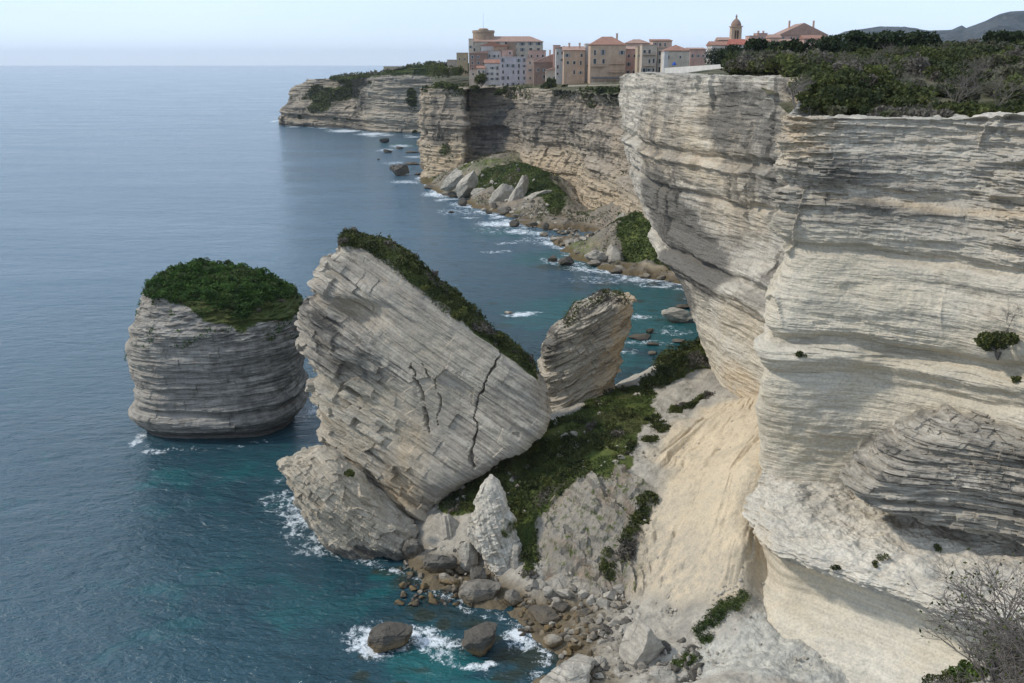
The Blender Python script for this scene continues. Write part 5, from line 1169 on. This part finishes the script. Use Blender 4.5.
# town greenery
for i, (a, b, r, h, t) in enumerate([(481, 87, 6.0, 8, 'dark tree below the small white house under the brown old house'), (474, 92, 4, 4, 'bush left of the dark tree under the town'), (546, 91, 3.2, 5, 'dark bush under the pink roofed house'), (551, 89, 3.0, 6, 'yellowish bush under the pink roofed house'), (567, 92, 2.6, 3.6, 'dark bush at the left end of the terrace wall'),
                                  (500, 95, 4.0, 3, 'bush on the rim under the pale lilac house'), (605, 95, 5, 3.0, 'ivy bush below the terrace wall'), (622, 95, 5, 3.0, 'ivy bush at the right below the terrace wall'), (633, 93, 3.2, 6.5, 'bush between the terrace wall and the prow'), (627, 112, 2.6, 3.5, 'bush on the ledge left of the prow'), (443, 88, 5, 3, 'bush on the rim of the left buttress'), (455, 90, 4, 3, 'bush on the right of the left buttress rim'), (448, 78, 10, 8, 'dark bush on the slope left of the town'), (436, 76, 11, 8, 'dark bush lower on the slope left of the town'), (460, 76, 6, 5, 'dark bush below the square tan building')]):
    Yb = {481: 612, 474: 612, 546: 560, 551: 560, 567: 548, 500: 612, 605: 466, 622: 445, 633: 430, 627: 436, 443: 615, 455: 606, 448: 680, 436: 700, 460: 650}[a]
    shrub(at(a, b, Yb), r, h, t, 'bushes along the foot of the town', 'scrub', 900 + i, 700, .7)
# scrub on the far heads
v = HEADP[6:60][(noise(HEADP[6:60, :, 0] * .06, HEADP[6:60, :, 1] * .06, HEADP[6:60, :, 2] * .06, 3) > -.1)]
hp = []
for (px, py, Y, r) in [(325, 96, 1150, (28, 60, 11)), (345, 92, 1135, (26, 60, 9)), (318, 105, 1140, (16, 60, 9)), (412, 100, 1045, (6, 40, 13)), (355, 82, 1125, (40, 60, 5))]:
    q = HEADP[blob(HEADP, at(px, py, Y), r) + .55 * noise(HEADP[..., 0] * .07, HEADP[..., 1] * .07, HEADP[..., 2] * .1, 84) > .42]; hp.append(q)
cover('headland_scrub', np.concatenate(hp), 9000, 1.5, M['scrub'], 41, 9, 3.5, .1)
rs = np.random.RandomState(8); q = []
for _ in range(5200):
    px = rs.uniform(330, 458); Y = rs.uniform(1075, 1200) if px < 385 else rs.uniform(1050, 1130)
    zt = np.interp(px, [330, 350, 375, 400, 432], [53, 54.2, 56.5, 62, 67]); p = xz(px, Y, zt); q.append(p)
cover('headland_scrub', np.array(q), 9000, 1.5, M['scrub'], 42, 8, 5.5, .1)
x, y, z = TOWNP[..., 0], TOWNP[..., 1], TOWNP[..., 2]
v = TOWNP[(z > 51 + 3 * noise(x * .06, y * .06, 0, 3)) & (noise(x * .08, y * .08, z * .15, 51) > .22)]
cover('cliff_scrub', v, 7000, .7, M['scrub'], 43, 3, 2.0, .2)
v = TOWNP[blob(TOWNP, at(448, 152, 606), (4, 10, 7)) + .7 * noise(TOWNP[..., 0] * .2, TOWNP[..., 1] * .2, TOWNP[..., 2] * .2, 85) > .55]
cover('cliff_scrub', v, 700, .7, M['scrub'], 44, 3, 2.0, .1)

# ---- foreground at the photographer's own cliff edge
def fgz(x, y): return 50.2 + .50 * (np.minimum(x, 24) - 18.6) - .55 * (y - 30) - .9 * np.maximum(0, y - 30.5) - .3 * np.maximum(0, 15 - x)
X, Y = np.meshgrid(np.arange(2, 60, .16), np.arange(4, 44, .16))
Z = fgz(X, Y) + .45 * fbm(X * .3, Y * .3, 0, 5, 3) + .25 * beds(np.stack([X, Y, fgz(X, Y)], -1), [(.6, 2, .8)], 3)
tag(grid_obj('cliff_edge', np.stack([X, Y, Z], -1), M['ledge'], dict(stain_shade=0 * X + .1, warm=0 * X, pal=0 * X, veg=0 * X + .3 * sstep(0, .4, noise(X * .3, Y * .3, 0, 5)))), kind='structure')
def fg(px, Y):
    x = (px - 512) / FPX * (Y * CT + 20 * ST); z = float(fgz(x, np.array(Y, float))); return xz(px, Y, z)

for a, Y_, h, r, t in [(1000, 29.5, 3.6, 2.2, 'tallest of the bare grey shrubs in the bottom right corner'), (968, 28.5, 2.8, 1.8, 'bare grey shrub left in the bottom right corner'), (1040, 28, 3.6, 2.2, 'bare grey shrub cut by the right edge of the view'), (985, 27, 2.2, 1.6, 'low bare shrub in front of the tallest one in the bottom right corner'), (930, 28, 1.3, 1.0, 'thin dead sprig at the lip of the hollow')]:
    bare_shrub(fg(a + 22, Y_), h * 1.1, r * 1.1, t, 'bare shrubs in the foreground', int(a), 12, 4, 3, .045, spread=.65, foliage=350)
shrub(on_mesh(NEARP, 804, 106) + np.array([1.2, 1.2, -.5]), 1.7, 2.4, 'low dark shrub at the foot of the bare leafless tree on the rim', None, 'scrub', 26, 900, .22)
def fgp(px, py):
    c = [fg(px, y_) for y_ in np.linspace(14, 31, 120)]; return min(c, key=lambda q: abs(pyof(q[1], q[2]) - py))
for a, b, r, h, m_, t in [(1008, 668, 1.0, .6, 'fresh', 'bright green cushion plant in the bottom right corner'), (972, 676, .7, .45, 'fresh', 'small bright green plant left of the cushion plant'), (880, 692, .7, .5, 'scrub', 'dark green shrub at the bottom edge of the view'), (912, 688, .7, .6, 'scrub', 'dark green shrub right of the one at the bottom edge'), (945, 680, .8, .7, 'scrub', 'dark green shrub under the bare shrubs')]:
    shrub(fgp(a, b), r, h, t, 'green plants in the foreground', m_, int(a), 2600, .06)

# ================================================================== THE TOWN
def plaster(name, c, k=.34):
    s = NT(name); v = s.coord(); n = s.noise(v, .35, 6, .7); n2 = s.noise(s.map(v, (1.2, 1.2, .16)), 1, 4, .6)
    d = tuple(x * .62 for x in c)
    col = s.mix(s.math('MULTIPLY', s.ramp(n, [(.4, 0.0), (.65, 1.0)]), k * 2.2), c, d); col = s.mix(s.math('MULTIPLY', s.ramp(n2, [(.45, 0.0), (.65, 1.0)]), k * 1.6), col, tuple(x * .7 for x in c))
    return s.done(col, .92, s.bump(n, .3, .1), .15)
PL_ = dict(cream=(.56, .475, .375), tan=(.50, .36, .255), stone=(.36, .265, .19), lilac=(.50, .45, .455), white=(.56, .53, .49), pink=(.56, .36, .29), peach=(.60, .42, .315), brown=(.29, .195, .15), grey=(.48, .40, .32), sand=(.47, .38, .27), ochre=(.42, .345, .235))
for k in PL_: M['pl_' + k] = plaster('plaster_' + k, PL_[k])
def tiles(name, c):
    s = NT(name); v = s.coord(); w = s.n('ShaderNodeTexWave', wave_type='BANDS', bands_direction='X'); s.l(s.map(v, (1.6, 1.6, 1.6)), w.inputs[0]); n = s.noise(v, .8, 5, .7)
    col = s.mix(s.ramp(n, [(.35, 0.0), (.65, 1.0)]), tuple(x * .7 for x in c), c); col = s.mix(.3, col, s.ramp(w.outputs[1], [(.2, .6), (.6, 1.0)]), 'MULTIPLY')
    return s.done(col, .9, s.bump(w.outputs[1], .5, .1), .15)
M['tile'] = tiles('terracotta_tiles', (.37, .205, .15)); M['tilepink'] = tiles('faded_tiles', (.42, .275, .215)); M['tilered'] = tiles('red_tiles', (.42, .15, .11))
s = NT('window_dark'); M['glass'] = s.done((.030, .034, .038), .25, None, .5)
s = NT('shutter_paint'); M['shutter'] = s.done((.17, .19, .21), .6)
s = NT('stone_frame'); M['frame'] = s.done((.50, .46, .40), .9)
s = NT('iron'); M['iron'] = s.done((.06, .06, .065), .6)
s = NT('blue_cloth'); M['blue'] = s.done((.03, .08, .33), .8)
s = NT('awning_cloth'); M['awn'] = s.done((.045, .05, .055), .8)
M['wallstone'] = plaster('wall_stone', (.36, .315, .25), .35); M['wallwhite'] = plaster('wall_lime', (.60, .57, .51), .2)
def box(x0, x1, y0, y1, z0, z1):
    V = [(x0, y0, z0), (x1, y0, z0), (x1, y1, z0), (x0, y1, z0), (x0, y0, z1), (x1, y0, z1), (x1, y1, z1), (x0, y1, z1)]
    F = [(0, 3, 2, 1), (4, 5, 6, 7), (0, 1, 5, 4), (1, 2, 6, 5), (2, 3, 7, 6), (3, 0, 4, 7)]; return V, F
def pmesh(name, parts, mat, parent):
    V, F, n = [], [], 0
    for v, f in parts: V += list(v); F += [tuple(i + n for i in q) for q in f]; n = len(V)
    me = bpy.data.meshes.new(name); me.from_pydata(V, [], F); me.update(); return link(name, me, mat, parent)
def roof_shape(kind, w, d, h, rise, ov=.45, th=.25):
    x0, x1, y0, y1 = -w / 2 - ov, w / 2 + ov, -ov, d + ov
    if kind == 'flat': return box(x0 + ov * .6, x1 - ov * .6, y0 + ov * .6, y1 - ov * .6, h, h + th)
    if kind == 'hip':
        a = min(w, d) * .42; r = [(-w / 2 + a, d / 2, h + rise), (w / 2 - a, d / 2, h + rise)] if w > d else [(-.02, d / 2, h + rise), (.02, d / 2, h + rise)]
    elif kind == 'gable': r = [(x0, d / 2, h + rise), (x1, d / 2, h + rise)]
    elif kind == 'gablefront':
        V = [(x0, y0, h), (x1, y0, h), (x1, y1, h), (x0, y1, h), (0, y0, h + rise), (0, y1, h + rise), (x0, y0, h - th), (x1, y0, h - th), (x1, y1, h - th), (x0, y1, h - th)]
        return V, [(0, 4, 5, 3), (4, 1, 2, 5), (0, 1, 4), (3, 5, 2), (6, 9, 8, 7), (0, 6, 7, 1), (1, 7, 8, 2), (2, 8, 9, 3), (3, 9, 6, 0)]
    elif kind == 'shed':
        V = [(x0, y0, h), (x1, y0, h), (x1, y1, h + rise), (x0, y1, h + rise), (x0, y0, h - th), (x1, y0, h - th), (x1, y1, h - th), (x0, y1, h - th)]
        return V, [(0, 1, 2, 3), (4, 7, 6, 5), (0, 4, 5, 1), (1, 5, 6, 2), (2, 6, 7, 3), (3, 7, 4, 0)]
    elif kind == 'shedside':
        V = [(x0, y0, h), (x1, y0, h + rise), (x1, y1, h + rise), (x0, y1, h), (x0, y0, h - th), (x1, y0, h - th), (x1, y1, h - th), (x0, y1, h - th)]
        return V, [(0, 1, 2, 3), (4, 7, 6, 5), (0, 4, 5, 1), (1, 5, 6, 2), (2, 6, 7, 3), (3, 7, 4, 0)]
    V = [(x0, y0, h), (x1, y0, h), (x1, y1, h), (x0, y1, h)] + r + [(x0, y0, h - th), (x1, y0, h - th), (x1, y1, h - th), (x0, y1, h - th)]
    return V, [(0, 1, 5, 4), (1, 2, 5), (2, 3, 4, 5), (3, 0, 4), (6, 9, 8, 7), (0, 6, 7, 1), (1, 7, 8, 2), (2, 8, 9, 3), (3, 9, 6, 0)]
NW = [0]
def window(h, x, z, w, hh, y=0.0, shut=True, side=None):
    """stone surround, dark pane set into it and a sill"""
    f = .16
    def pl(x0, x1, y0, y1, z0, z1):
        if side is None: return box(x0, x1, y - y1, y - y0, z0, z1)
        return box(side[0] - y1 if side[1] < 0 else side[0] + y0, side[0] - y0 if side[1] < 0 else side[0] + y1, x0, x1, z0, z1)
    fr = [pl(x - w / 2 - f, x - w / 2, 0, .10, z, z + hh), pl(x + w / 2, x + w / 2 + f, 0, .10, z, z + hh), pl(x - w / 2 - f, x + w / 2 + f, 0, .10, z + hh, z + hh + f), pl(x - w / 2 - f, x + w / 2 + f, 0, .2, z - f, z)]
    o = pmesh('window', fr, M['frame'], h)
    pmesh('pane', [pl(x - w / 2, x + w / 2, .005, .03, z, z + hh)], M['glass'], o)
    if shut:
        pmesh('shutter', [pl(x - w / 2 - f - w * .48, x - w / 2 - f, .012, .06, z, z + hh)], M['shutter'], o); pmesh('shutter', [pl(x + w / 2 + f, x + w / 2 + f + w * .48, .012, .06, z, z + hh)], M['shutter'], o)
    return o
def house(l, r, eave, base, Y, label, wall='cream', roof='flat', rmat='tilepink', rise=1.6, depth=11, cols=0, rowsw=None, wsize=(1.0, 1.6), yaw=0.0, chim=0, balc=(), shut=False, down=4.0, name='house', skip=()):
    a, b = at(l, eave, Y), at(r, eave, Y); g = at((l + r) / 2, base, Y)
    w = b[0] - a[0]; z0 = g[2] - down; h = a[2] - z0
    t = tag(empty(name, ((a[0] + b[0]) / 2, Y, z0), yaw), label, 'house' if name == 'house' else name.replace('_', ' '), 'houses of the cliff town')
    pmesh('wall', [box(-w / 2, w / 2, 0, depth, 0, h - .26 if roof != 'flat' else h - .002)], M['pl_' + wall], t)
    ro = pmesh('roof', [roof_shape(roof, w, depth, h, rise)], M[rmat], t)
    if chim:
        for k in range(chim):
            cx = w * (.28 - .5 * k); pmesh('chimney', [box(cx - .5, cx + .5, depth * .45, depth * .45 + .9, h - .3, h + rise + 1.4), box(cx - .62, cx + .62, depth * .45 - .1, depth * .45 + 1.0, h + rise + 1.402, h + rise + 1.65)], M['pl_peach'], ro)
    for ri, pz in enumerate(rowsw or []):
        zz = at((l + r) / 2, pz, Y)[2] - z0
        for c in range(cols):
            if (ri, c) in skip: continue
            NW[0] += 1; q = random.Random(NW[0]); x = w * ((c + .5 + q.uniform(-.08, .08)) / cols - .5); k = q.choice((.75, .9, 1, 1, 1.15))
            if q.random() < .10: continue
            window(t, x, zz - wsize[1] / 2 * k + q.uniform(-.15, .15), wsize[0] * q.choice((.8, 1, 1.1)), wsize[1] * k, shut=shut or q.random() < .45)
    for (px0, px1, pz) in balc:
        x0, x1 = (px0 - l) / (r - l) * w - w / 2, (px1 - l) / (r - l) * w - w / 2; zz = at((l + r) / 2, pz, Y)[2] - z0
        n = 7; bars = [box(x0, x1, -1.1, -1.0, zz + 1.0, zz + 1.08)] + [box(x0 + (x1 - x0) * i / n - .03, x0 + (x1 - x0) * i / n + .03, -1.08, -1.02, zz + .152, zz + .998) for i in range(n + 1)]
        bo = pmesh('balcony', [box(x0, x1, -1.15, -.002, zz, zz + .15)], M['pl_grey'], t); pmesh('railing', bars, M['iron'], bo)
    return t
# --- left part, round the old barracks
house(469.5, 543, 41.5, 68, 690, 'long cream barracks with a low tiled hip roof above the left of the town', 'cream', 'hip', 'tilepink', 3.6, 20, 9, [43.6, 49.5, 56], (1.7, 2.0), down=8)
house(468.6, 473, 39, 66, 672, 'narrow cream end block at the left corner of the barracks', 'cream', 'flat', 'tilepink', 0, 10, 1, [47, 55], (1.2, 1.6))
T = tag(empty('round_tower', at(483.5, 44, 700)), 'round brown stone tower with a parapet rising behind the barracks', 'tower')
def lathe(name, prof, mat, parent, n=28, loc=(0, 0, 0)):
    V = [(loc[0] + r * math.cos(6.28318 * k / n), loc[1] + r * math.sin(6.28318 * k / n), loc[2] + z) for r, z in prof for k in range(n)]
    F = [(j * n + k, j * n + (k + 1) % n, (j + 1) * n + (k + 1) % n, (j + 1) * n + k) for j in range(len(prof) - 1) for k in range(n)] + [tuple(range(n))[::-1], tuple((len(prof) - 1) * n + k for k in range(n))]
    me = bpy.data.meshes.new(name); me.from_pydata(V, [], F); me.update(); return link(name, me, mat, parent)
lathe('wall', [(7.4, -4), (7.2, 7.0)], M['pl_stone'], T); lathe('parapet', [(7.3, 7.002), (7.6, 7.3), (7.6, 8.8), (6.9, 8.8), (6.9, 8.0)], M['pl_stone'], T); lathe('cap', [(3.6, 7.1), (3.4, 9.6), (2.4, 10.2)], M['pl_stone'], T)
lathe('mast', [(.07, 10.21), (.03, 20)], M['iron'], T, 6)
house(456.5, 467.5, 53, 70, 700, 'square tan building standing alone left of the town', 'ochre', 'flat', 'tilepink', 0, 10, 2, [59], (1.0, 1.4))
house(447, 456, 60, 70, 720, 'low grey outbuilding left of the square tan building', 'grey', 'flat', 'tilepink', 0, 8)
house(481, 503, 45.5, 64, 664, 'cream house with orange gable roof in front of the barracks', 'white', 'gablefront', 'tile', 2.6, 12, 4, [52, 58], (1.0, 1.5))
house(494, 507, 46, 60, 660, 'stone house with sloping orange roof right of the orange gable', 'stone', 'shedside', 'tile', 1.2, 10, 2, [52], (.9, 1.3))
house(507, 516, 43, 64, 668, 'narrow brown stone house against the barracks wall', 'stone', 'flat', 'tilepink', 0, 10, 1, [50, 56], (.9, 1.2))
house(469.5, 487, 53, 76, 645, 'dark brown stone house with a broken roofline below the round tower', 'brown', 'shedside', 'tilepink', 1.5, 11, 3, [57, 63, 69], (1.1, 1.6))
house(487, 501, 51, 70, 652, 'tall whitewashed house behind the small orange roofs', 'white', 'flat', 'tilepink', 0, 10, 3, [56, 61], (1.0, 1.6))
house(501.5, 513, 50, 66, 650, 'pink cube house directly above the pale lilac house', 'pink', 'flat', 'tilepink', 0, 9, 2, [53], (1.0, 1.5))
house(500, 526.8, 57, 88, 632, 'big pale lilac house with five storeys and a flat roof', 'lilac', 'flat', 'frame', 0, 12, 5, [60.3, 65.8, 72, 78, 84.6], (1.05, 1.9), skip=((0, 1), (2, 1), (3, 2)), shut=False)
house(484.5, 500, 63, 84, 636, 'white house with an orange gable roof left of the lilac house', 'white', 'gable', 'tile', 2.2, 9, 3, [68, 74, 79], (1.1, 1.8), shut=True)
house(477, 485, 68, 84, 633, 'little cream house with an orange roof lowest on the left', 'cream', 'gable', 'tile', 1.4, 8, 2, [72, 77], (1.0, 1.6))
house(469, 477.5, 70, 84, 637, 'little grey house at the left end of the rim', 'grey', 'flat', 'tilepink', 0, 8, 1, [74], (1.0, 1.4))
house(526.9, 533.8, 58, 89, 630, 'narrow peach house on the right of the lilac house', 'peach', 'flat', 'tilepink', 0, 12, 1, [63, 70, 78], (1.0, 1.6))
house(529, 546, 50.5, 70, 650, 'pink stuccoed house just below the right end of the barracks', 'pink', 'flat', 'tilepink', 0, 10, 3, [56], (1.0, 1.5))
house(534, 555, 62, 88, 605, 'brown house under a broad faded pink roof falling left', 'brown', 'shedside', 'tilepink', 5.2, 15, 3, [70, 77], (1.2, 1.8), chim=1)
house(553.5, 560.5, 45.5, 60, 600, 'pink chimney-like tower house behind the pale narrow house', 'pink', 'flat', 'tile', 0, 6)
house(556, 564, 48, 88, 580, 'tall narrow whitish house left of the tan house with pink roof', 'white', 'shedside', 'tilepink', 1.2, 10, 2, [53, 60, 67, 74], (.9, 1.6), skip=((1, 0), (3, 1)))
house(546, 557, 70, 89, 588, 'low whitish ruinous house at the foot of the narrow house', 'grey', 'shedside', 'tilepink', 2.0, 8, 2, [78], (.9, 1.4))
house(564, 585, 50, 88, 562, 'tan house with a faded pink roof and three storeys', 'tan', 'shed', 'tilepink', 2.2, 13, 3, [55.5, 63, 72.5], (1.15, 1.9), skip=((0, 1), (2, 0)), chim=2)
house(585.6, 590.4, 44, 86, 572, 'narrow white gable strip between two tan houses', 'white', 'flat', 'frame', 0, 12, 1, [55, 66], (.7, 1.3))
big = house(590.6, 626, 44.5, 84, 545, 'big tan house with a pyramid roof and a dark terrace at its foot', 'tan', 'hip', 'tile', 4.2, 16, 4, [52.5, 61.5], (1.3, 2.3), chim=1, balc=((592, 606, 66.5), (610, 625, 64), (609, 625, 72.5)), skip=((0, 2),))
house(626.2, 637.5, 49, 84, 560, 'recessed pink house right of the big tan house', 'pink', 'shed', 'tilepink', 1.6, 12, 2, [56, 64, 72], (.9, 1.5))
house(637.8, 642.2, 47, 82, 530, 'narrow sunlit cream gable left of the balconied house', 'sand', 'flat', 'tilepink', 0, 10, 1, [56, 66], (.6, 1.2))
house(642.4, 657, 45, 82, 520, 'grey tan balconied house with a large dark doorway high up', 'grey', 'flat', 'tilepink', 0, 11, 3, [51.5, 61, 70], (1.2, 1.9), balc=((643, 656, 55), (643, 656, 66), (643, 656, 74)))
house(653, 672, 40.5, 76, 545, 'upper pinkish house with stepped flat tile roofs', 'peach', 'shed', 'tile', 1.0, 12, 4, [44.5, 50, 58], (1.0, 1.7))
house(658, 668, 48, 80, 528, 'grey house with a blue-green loggia below the upper pinkish house', 'grey', 'flat', 'tilepink', 0, 8, 2, [53, 61, 69], (1.2, 2.2))
house(626, 650, 43, 60, 600, 'long house with a pink roof behind the narrow cream gable', 'peach', 'hip', 'tilepink', 2.2, 12, 3, [48], (1.0, 1.5))
h_ = house(665.3, 690, 50.5, 70, 465, 'whitish house with a red hip roof right above the lime-washed wall', 'cream', 'hip', 'tile', 2.6, 13, 4, [57], (.8, 1.2), skip=((0, 1), (0, 3)))
house(664.5, 668.5, 52, 72, 455, 'bright white gable at the left end of the lime-washed wall', 'white', 'flat', 'frame', 0, 6)
house(690.4, 706, 49, 66, 482, 'plain pink house right of the red hip roof', 'pink', 'shed', 'tilepink', .8, 10, 3, [56], (.7, 1.2))
# church tower, houses among the trees
T = tag(empty('bell_tower', at(734.5, 52, 560)), 'square church bell tower with an arched belfry and a small dome', 'bell tower')
pmesh('shaft', [box(-2.9, 2.9, -2.9, 2.9, -3, 6.4), box(-3.2, 3.2, -3.2, 3.2, 6.402, 6.8)], M['pl_tan'], T)
pmesh('belfry', [box(-2.7, -1.1, -2.7, 2.7, 6.81, 13), box(1.1, 2.7, -2.7, 2.7, 6.81, 13), box(-1.098, 1.098, 1.2, 2.7, 6.81, 13), box(-1.098, 1.098, -2.68, 1.198, 11.2, 13), box(-.18, .18, -2.66, -2.2, 6.81, 11.19), box(-3.2, 3.2, -3.2, 3.2, 13.003, 13.5)], M['pl_tan'], T)
lathe('dome', [(2.8, 13.51), (2.7, 14.6), (2.1, 15.9), (1.1, 16.9), (.5, 17.3), (.45, 18.4), (.6, 18.5), (.08, 19.6)], M['pl_brown'], T, 16)
house(712, 731, 45, 56, 545, 'low reddish roofed house left of the bell tower', 'white', 'gable', 'tile', 2.0, 10, 3, [49], (.9, 1.4), yaw=.1)
house(719, 730, 40, 52, 575, 'brown roofed nave beside the bell tower', 'stone', 'gable', 'tilepink', 1.6, 10)
house(731, 746, 44.5, 56, 535, 'house with a bright red tile roof in front of the bell tower', 'white', 'gable', 'tilered', 2.8, 11, 2, [49], (.9, 1.4), yaw=-.05)
house(749.5, 758.5, 36, 56, 590, 'pinkish flat block with roof chimneys left of the pale small houses', 'pink', 'flat', 'tilepink', 0, 10, 2, [40, 45], (.8, 1.3), chim=1)
house(757.5, 767.5, 33.5, 56, 596, 'taller pinkish block right of the flat one with chimneys', 'pink', 'flat', 'tilepink', 0, 10, 3, [38, 44], (.8, 1.3), chim=2)
house(760, 772, 42.5, 56, 560, 'small cream house with an orange roof under the pinkish blocks', 'cream', 'gable', 'tile', 1.6, 9, 2, [47], (.9, 1.4))
house(770, 781, 37.5, 54, 575, 'small peach house with a tiled roof left of the big pink gable', 'peach', 'gable', 'tilepink', 1.8, 9, 2, [42], (.8, 1.3))
house(779, 828, 35, 52, 625, 'very big pink house with one broad gable on the right skyline', 'pink', 'gablefront', 'tilepink', 7.0, 20, 6, [38, 43], (1.0, 1.6), chim=2)
house(804, 823, 38.5, 52, 590, 'low pink house with orange roof in front of the big pink gable', 'pink', 'gable', 'tile', 2.0, 10, 3, [43], (.9, 1.4))
house(783, 800, 42, 54, 560, 'pale house with a pinkish roof nearest the bushes below the big gable', 'cream', 'gable', 'tilepink', 1.6, 10, 3, [46], (.9, 1.4))
# lone fort building on the far head
house(383.5, 402, 66.5, 75, 1120, 'low tan fort building alone on the far white cliff', 'sand', 'flat', 'frame', 0, 14, 3, [70.5], (1.2, 1.6), down=3)
# walls, terrace
def wall_run(name, pts, hgt, th, mat, label, cat='wall'):
    P = [np.array(p) for p in pts]; parts = []
    V, F = [], []
    for p in P: V += [(p[0], p[1], p[2] - 3), (p[0], p[1] + th, p[2] - 3), (p[0], p[1] + th, p[2] + hgt), (p[0], p[1], p[2] + hgt)]
    n = len(P)
    for i in range(n - 1):
        a, b = 4 * i, 4 * i + 4
        F += [(a, b, b + 3, a + 3), (a + 3, b + 3, b + 2, a + 2), (a + 1, a + 2, b + 2, b + 1), (a, a + 1, b + 1, b)]
    F += [(0, 3, 2, 1), (4 * n - 4, 4 * n - 3, 4 * n - 2, 4 * n - 1)]
    me = bpy.data.meshes.new(name); me.from_pydata(V, [], F); me.update(); o = link(name, me, mat); return tag(o, label, cat)
wall_run('retaining_wall', [at(568, 92, 540), at(590, 92, 520), at(612, 92, 505), at(634, 92, 490)], 3.6, 1.5, M['wallstone'], 'long tan stone retaining wall under the terrace of the big tan house')
wall_run('terrace_wall', [at(590, 84, 536), at(626, 84, 528)], .7, .4, M['wallstone'], 'low parapet of the terrace at the foot of the big tan house')
aw = tag(empty('awning', at(608, 84, 540)), 'dark awning over the terrace of the big tan house', 'awning')
pmesh('canopy', [roof_shape('shed', 17, 3.0, 2.9, .7, .2, .15)], M['awn'], aw)
for k in range(6): pmesh('post', [box(-8.2 + 3.28 * k - .1, -8.2 + 3.28 * k + .1, 0, .2, -1, 2.74)], M['pl_white'], aw)
wall_run('boundary_wall', [at(664.5, 72, 445), at(690, 70.5, 420), at(712, 69.5, 395), at(729, 68.5, 375)], 1.7, .5, M['wallwhite'], 'white lime-washed boundary wall along the rim right of the town')
wall_run('boundary_wall', [at(757, 67.5, 345), at(775, 67.5, 340)], 1.0, .5, M['wallwhite'], 'short stretch of white wall showing between the bushes')
pr = tag(empty('parasol', at(674, 69, 448)), 'bright blue closed-in parasol behind the white boundary wall', 'parasol')
lathe('pole', [(.06, -1), (.06, 2.9)], M['iron'], pr, 6); lathe('canopy', [(.9, 1.6), (.95, 1.9), (.5, 2.7), (.06, 3.1)], M['blue'], pr, 10)

# ================================================================== water and air last
build_sea()
m = bpy.data.materials.new('sea_air'); m.use_nodes = True; t = m.node_tree; t.nodes.clear()
vo = t.nodes.new('ShaderNodeVolumePrincipled'); vo.inputs['Color'].default_value = (.80, .88, .96, 1); vo.inputs['Density'].default_value = 3.5e-5; vo.inputs['Anisotropy'].default_value = .2
ou = t.nodes.new('ShaderNodeOutputMaterial'); t.links.new(vo.outputs[0], ou.inputs['Volume'])
V, F = box(-49000, 40000, -3000, 30500, -60, 420)
me = bpy.data.meshes.new('haze'); me.from_pydata(V, [], F); me.update(); tag(link('haze', me, m), kind='stuff')
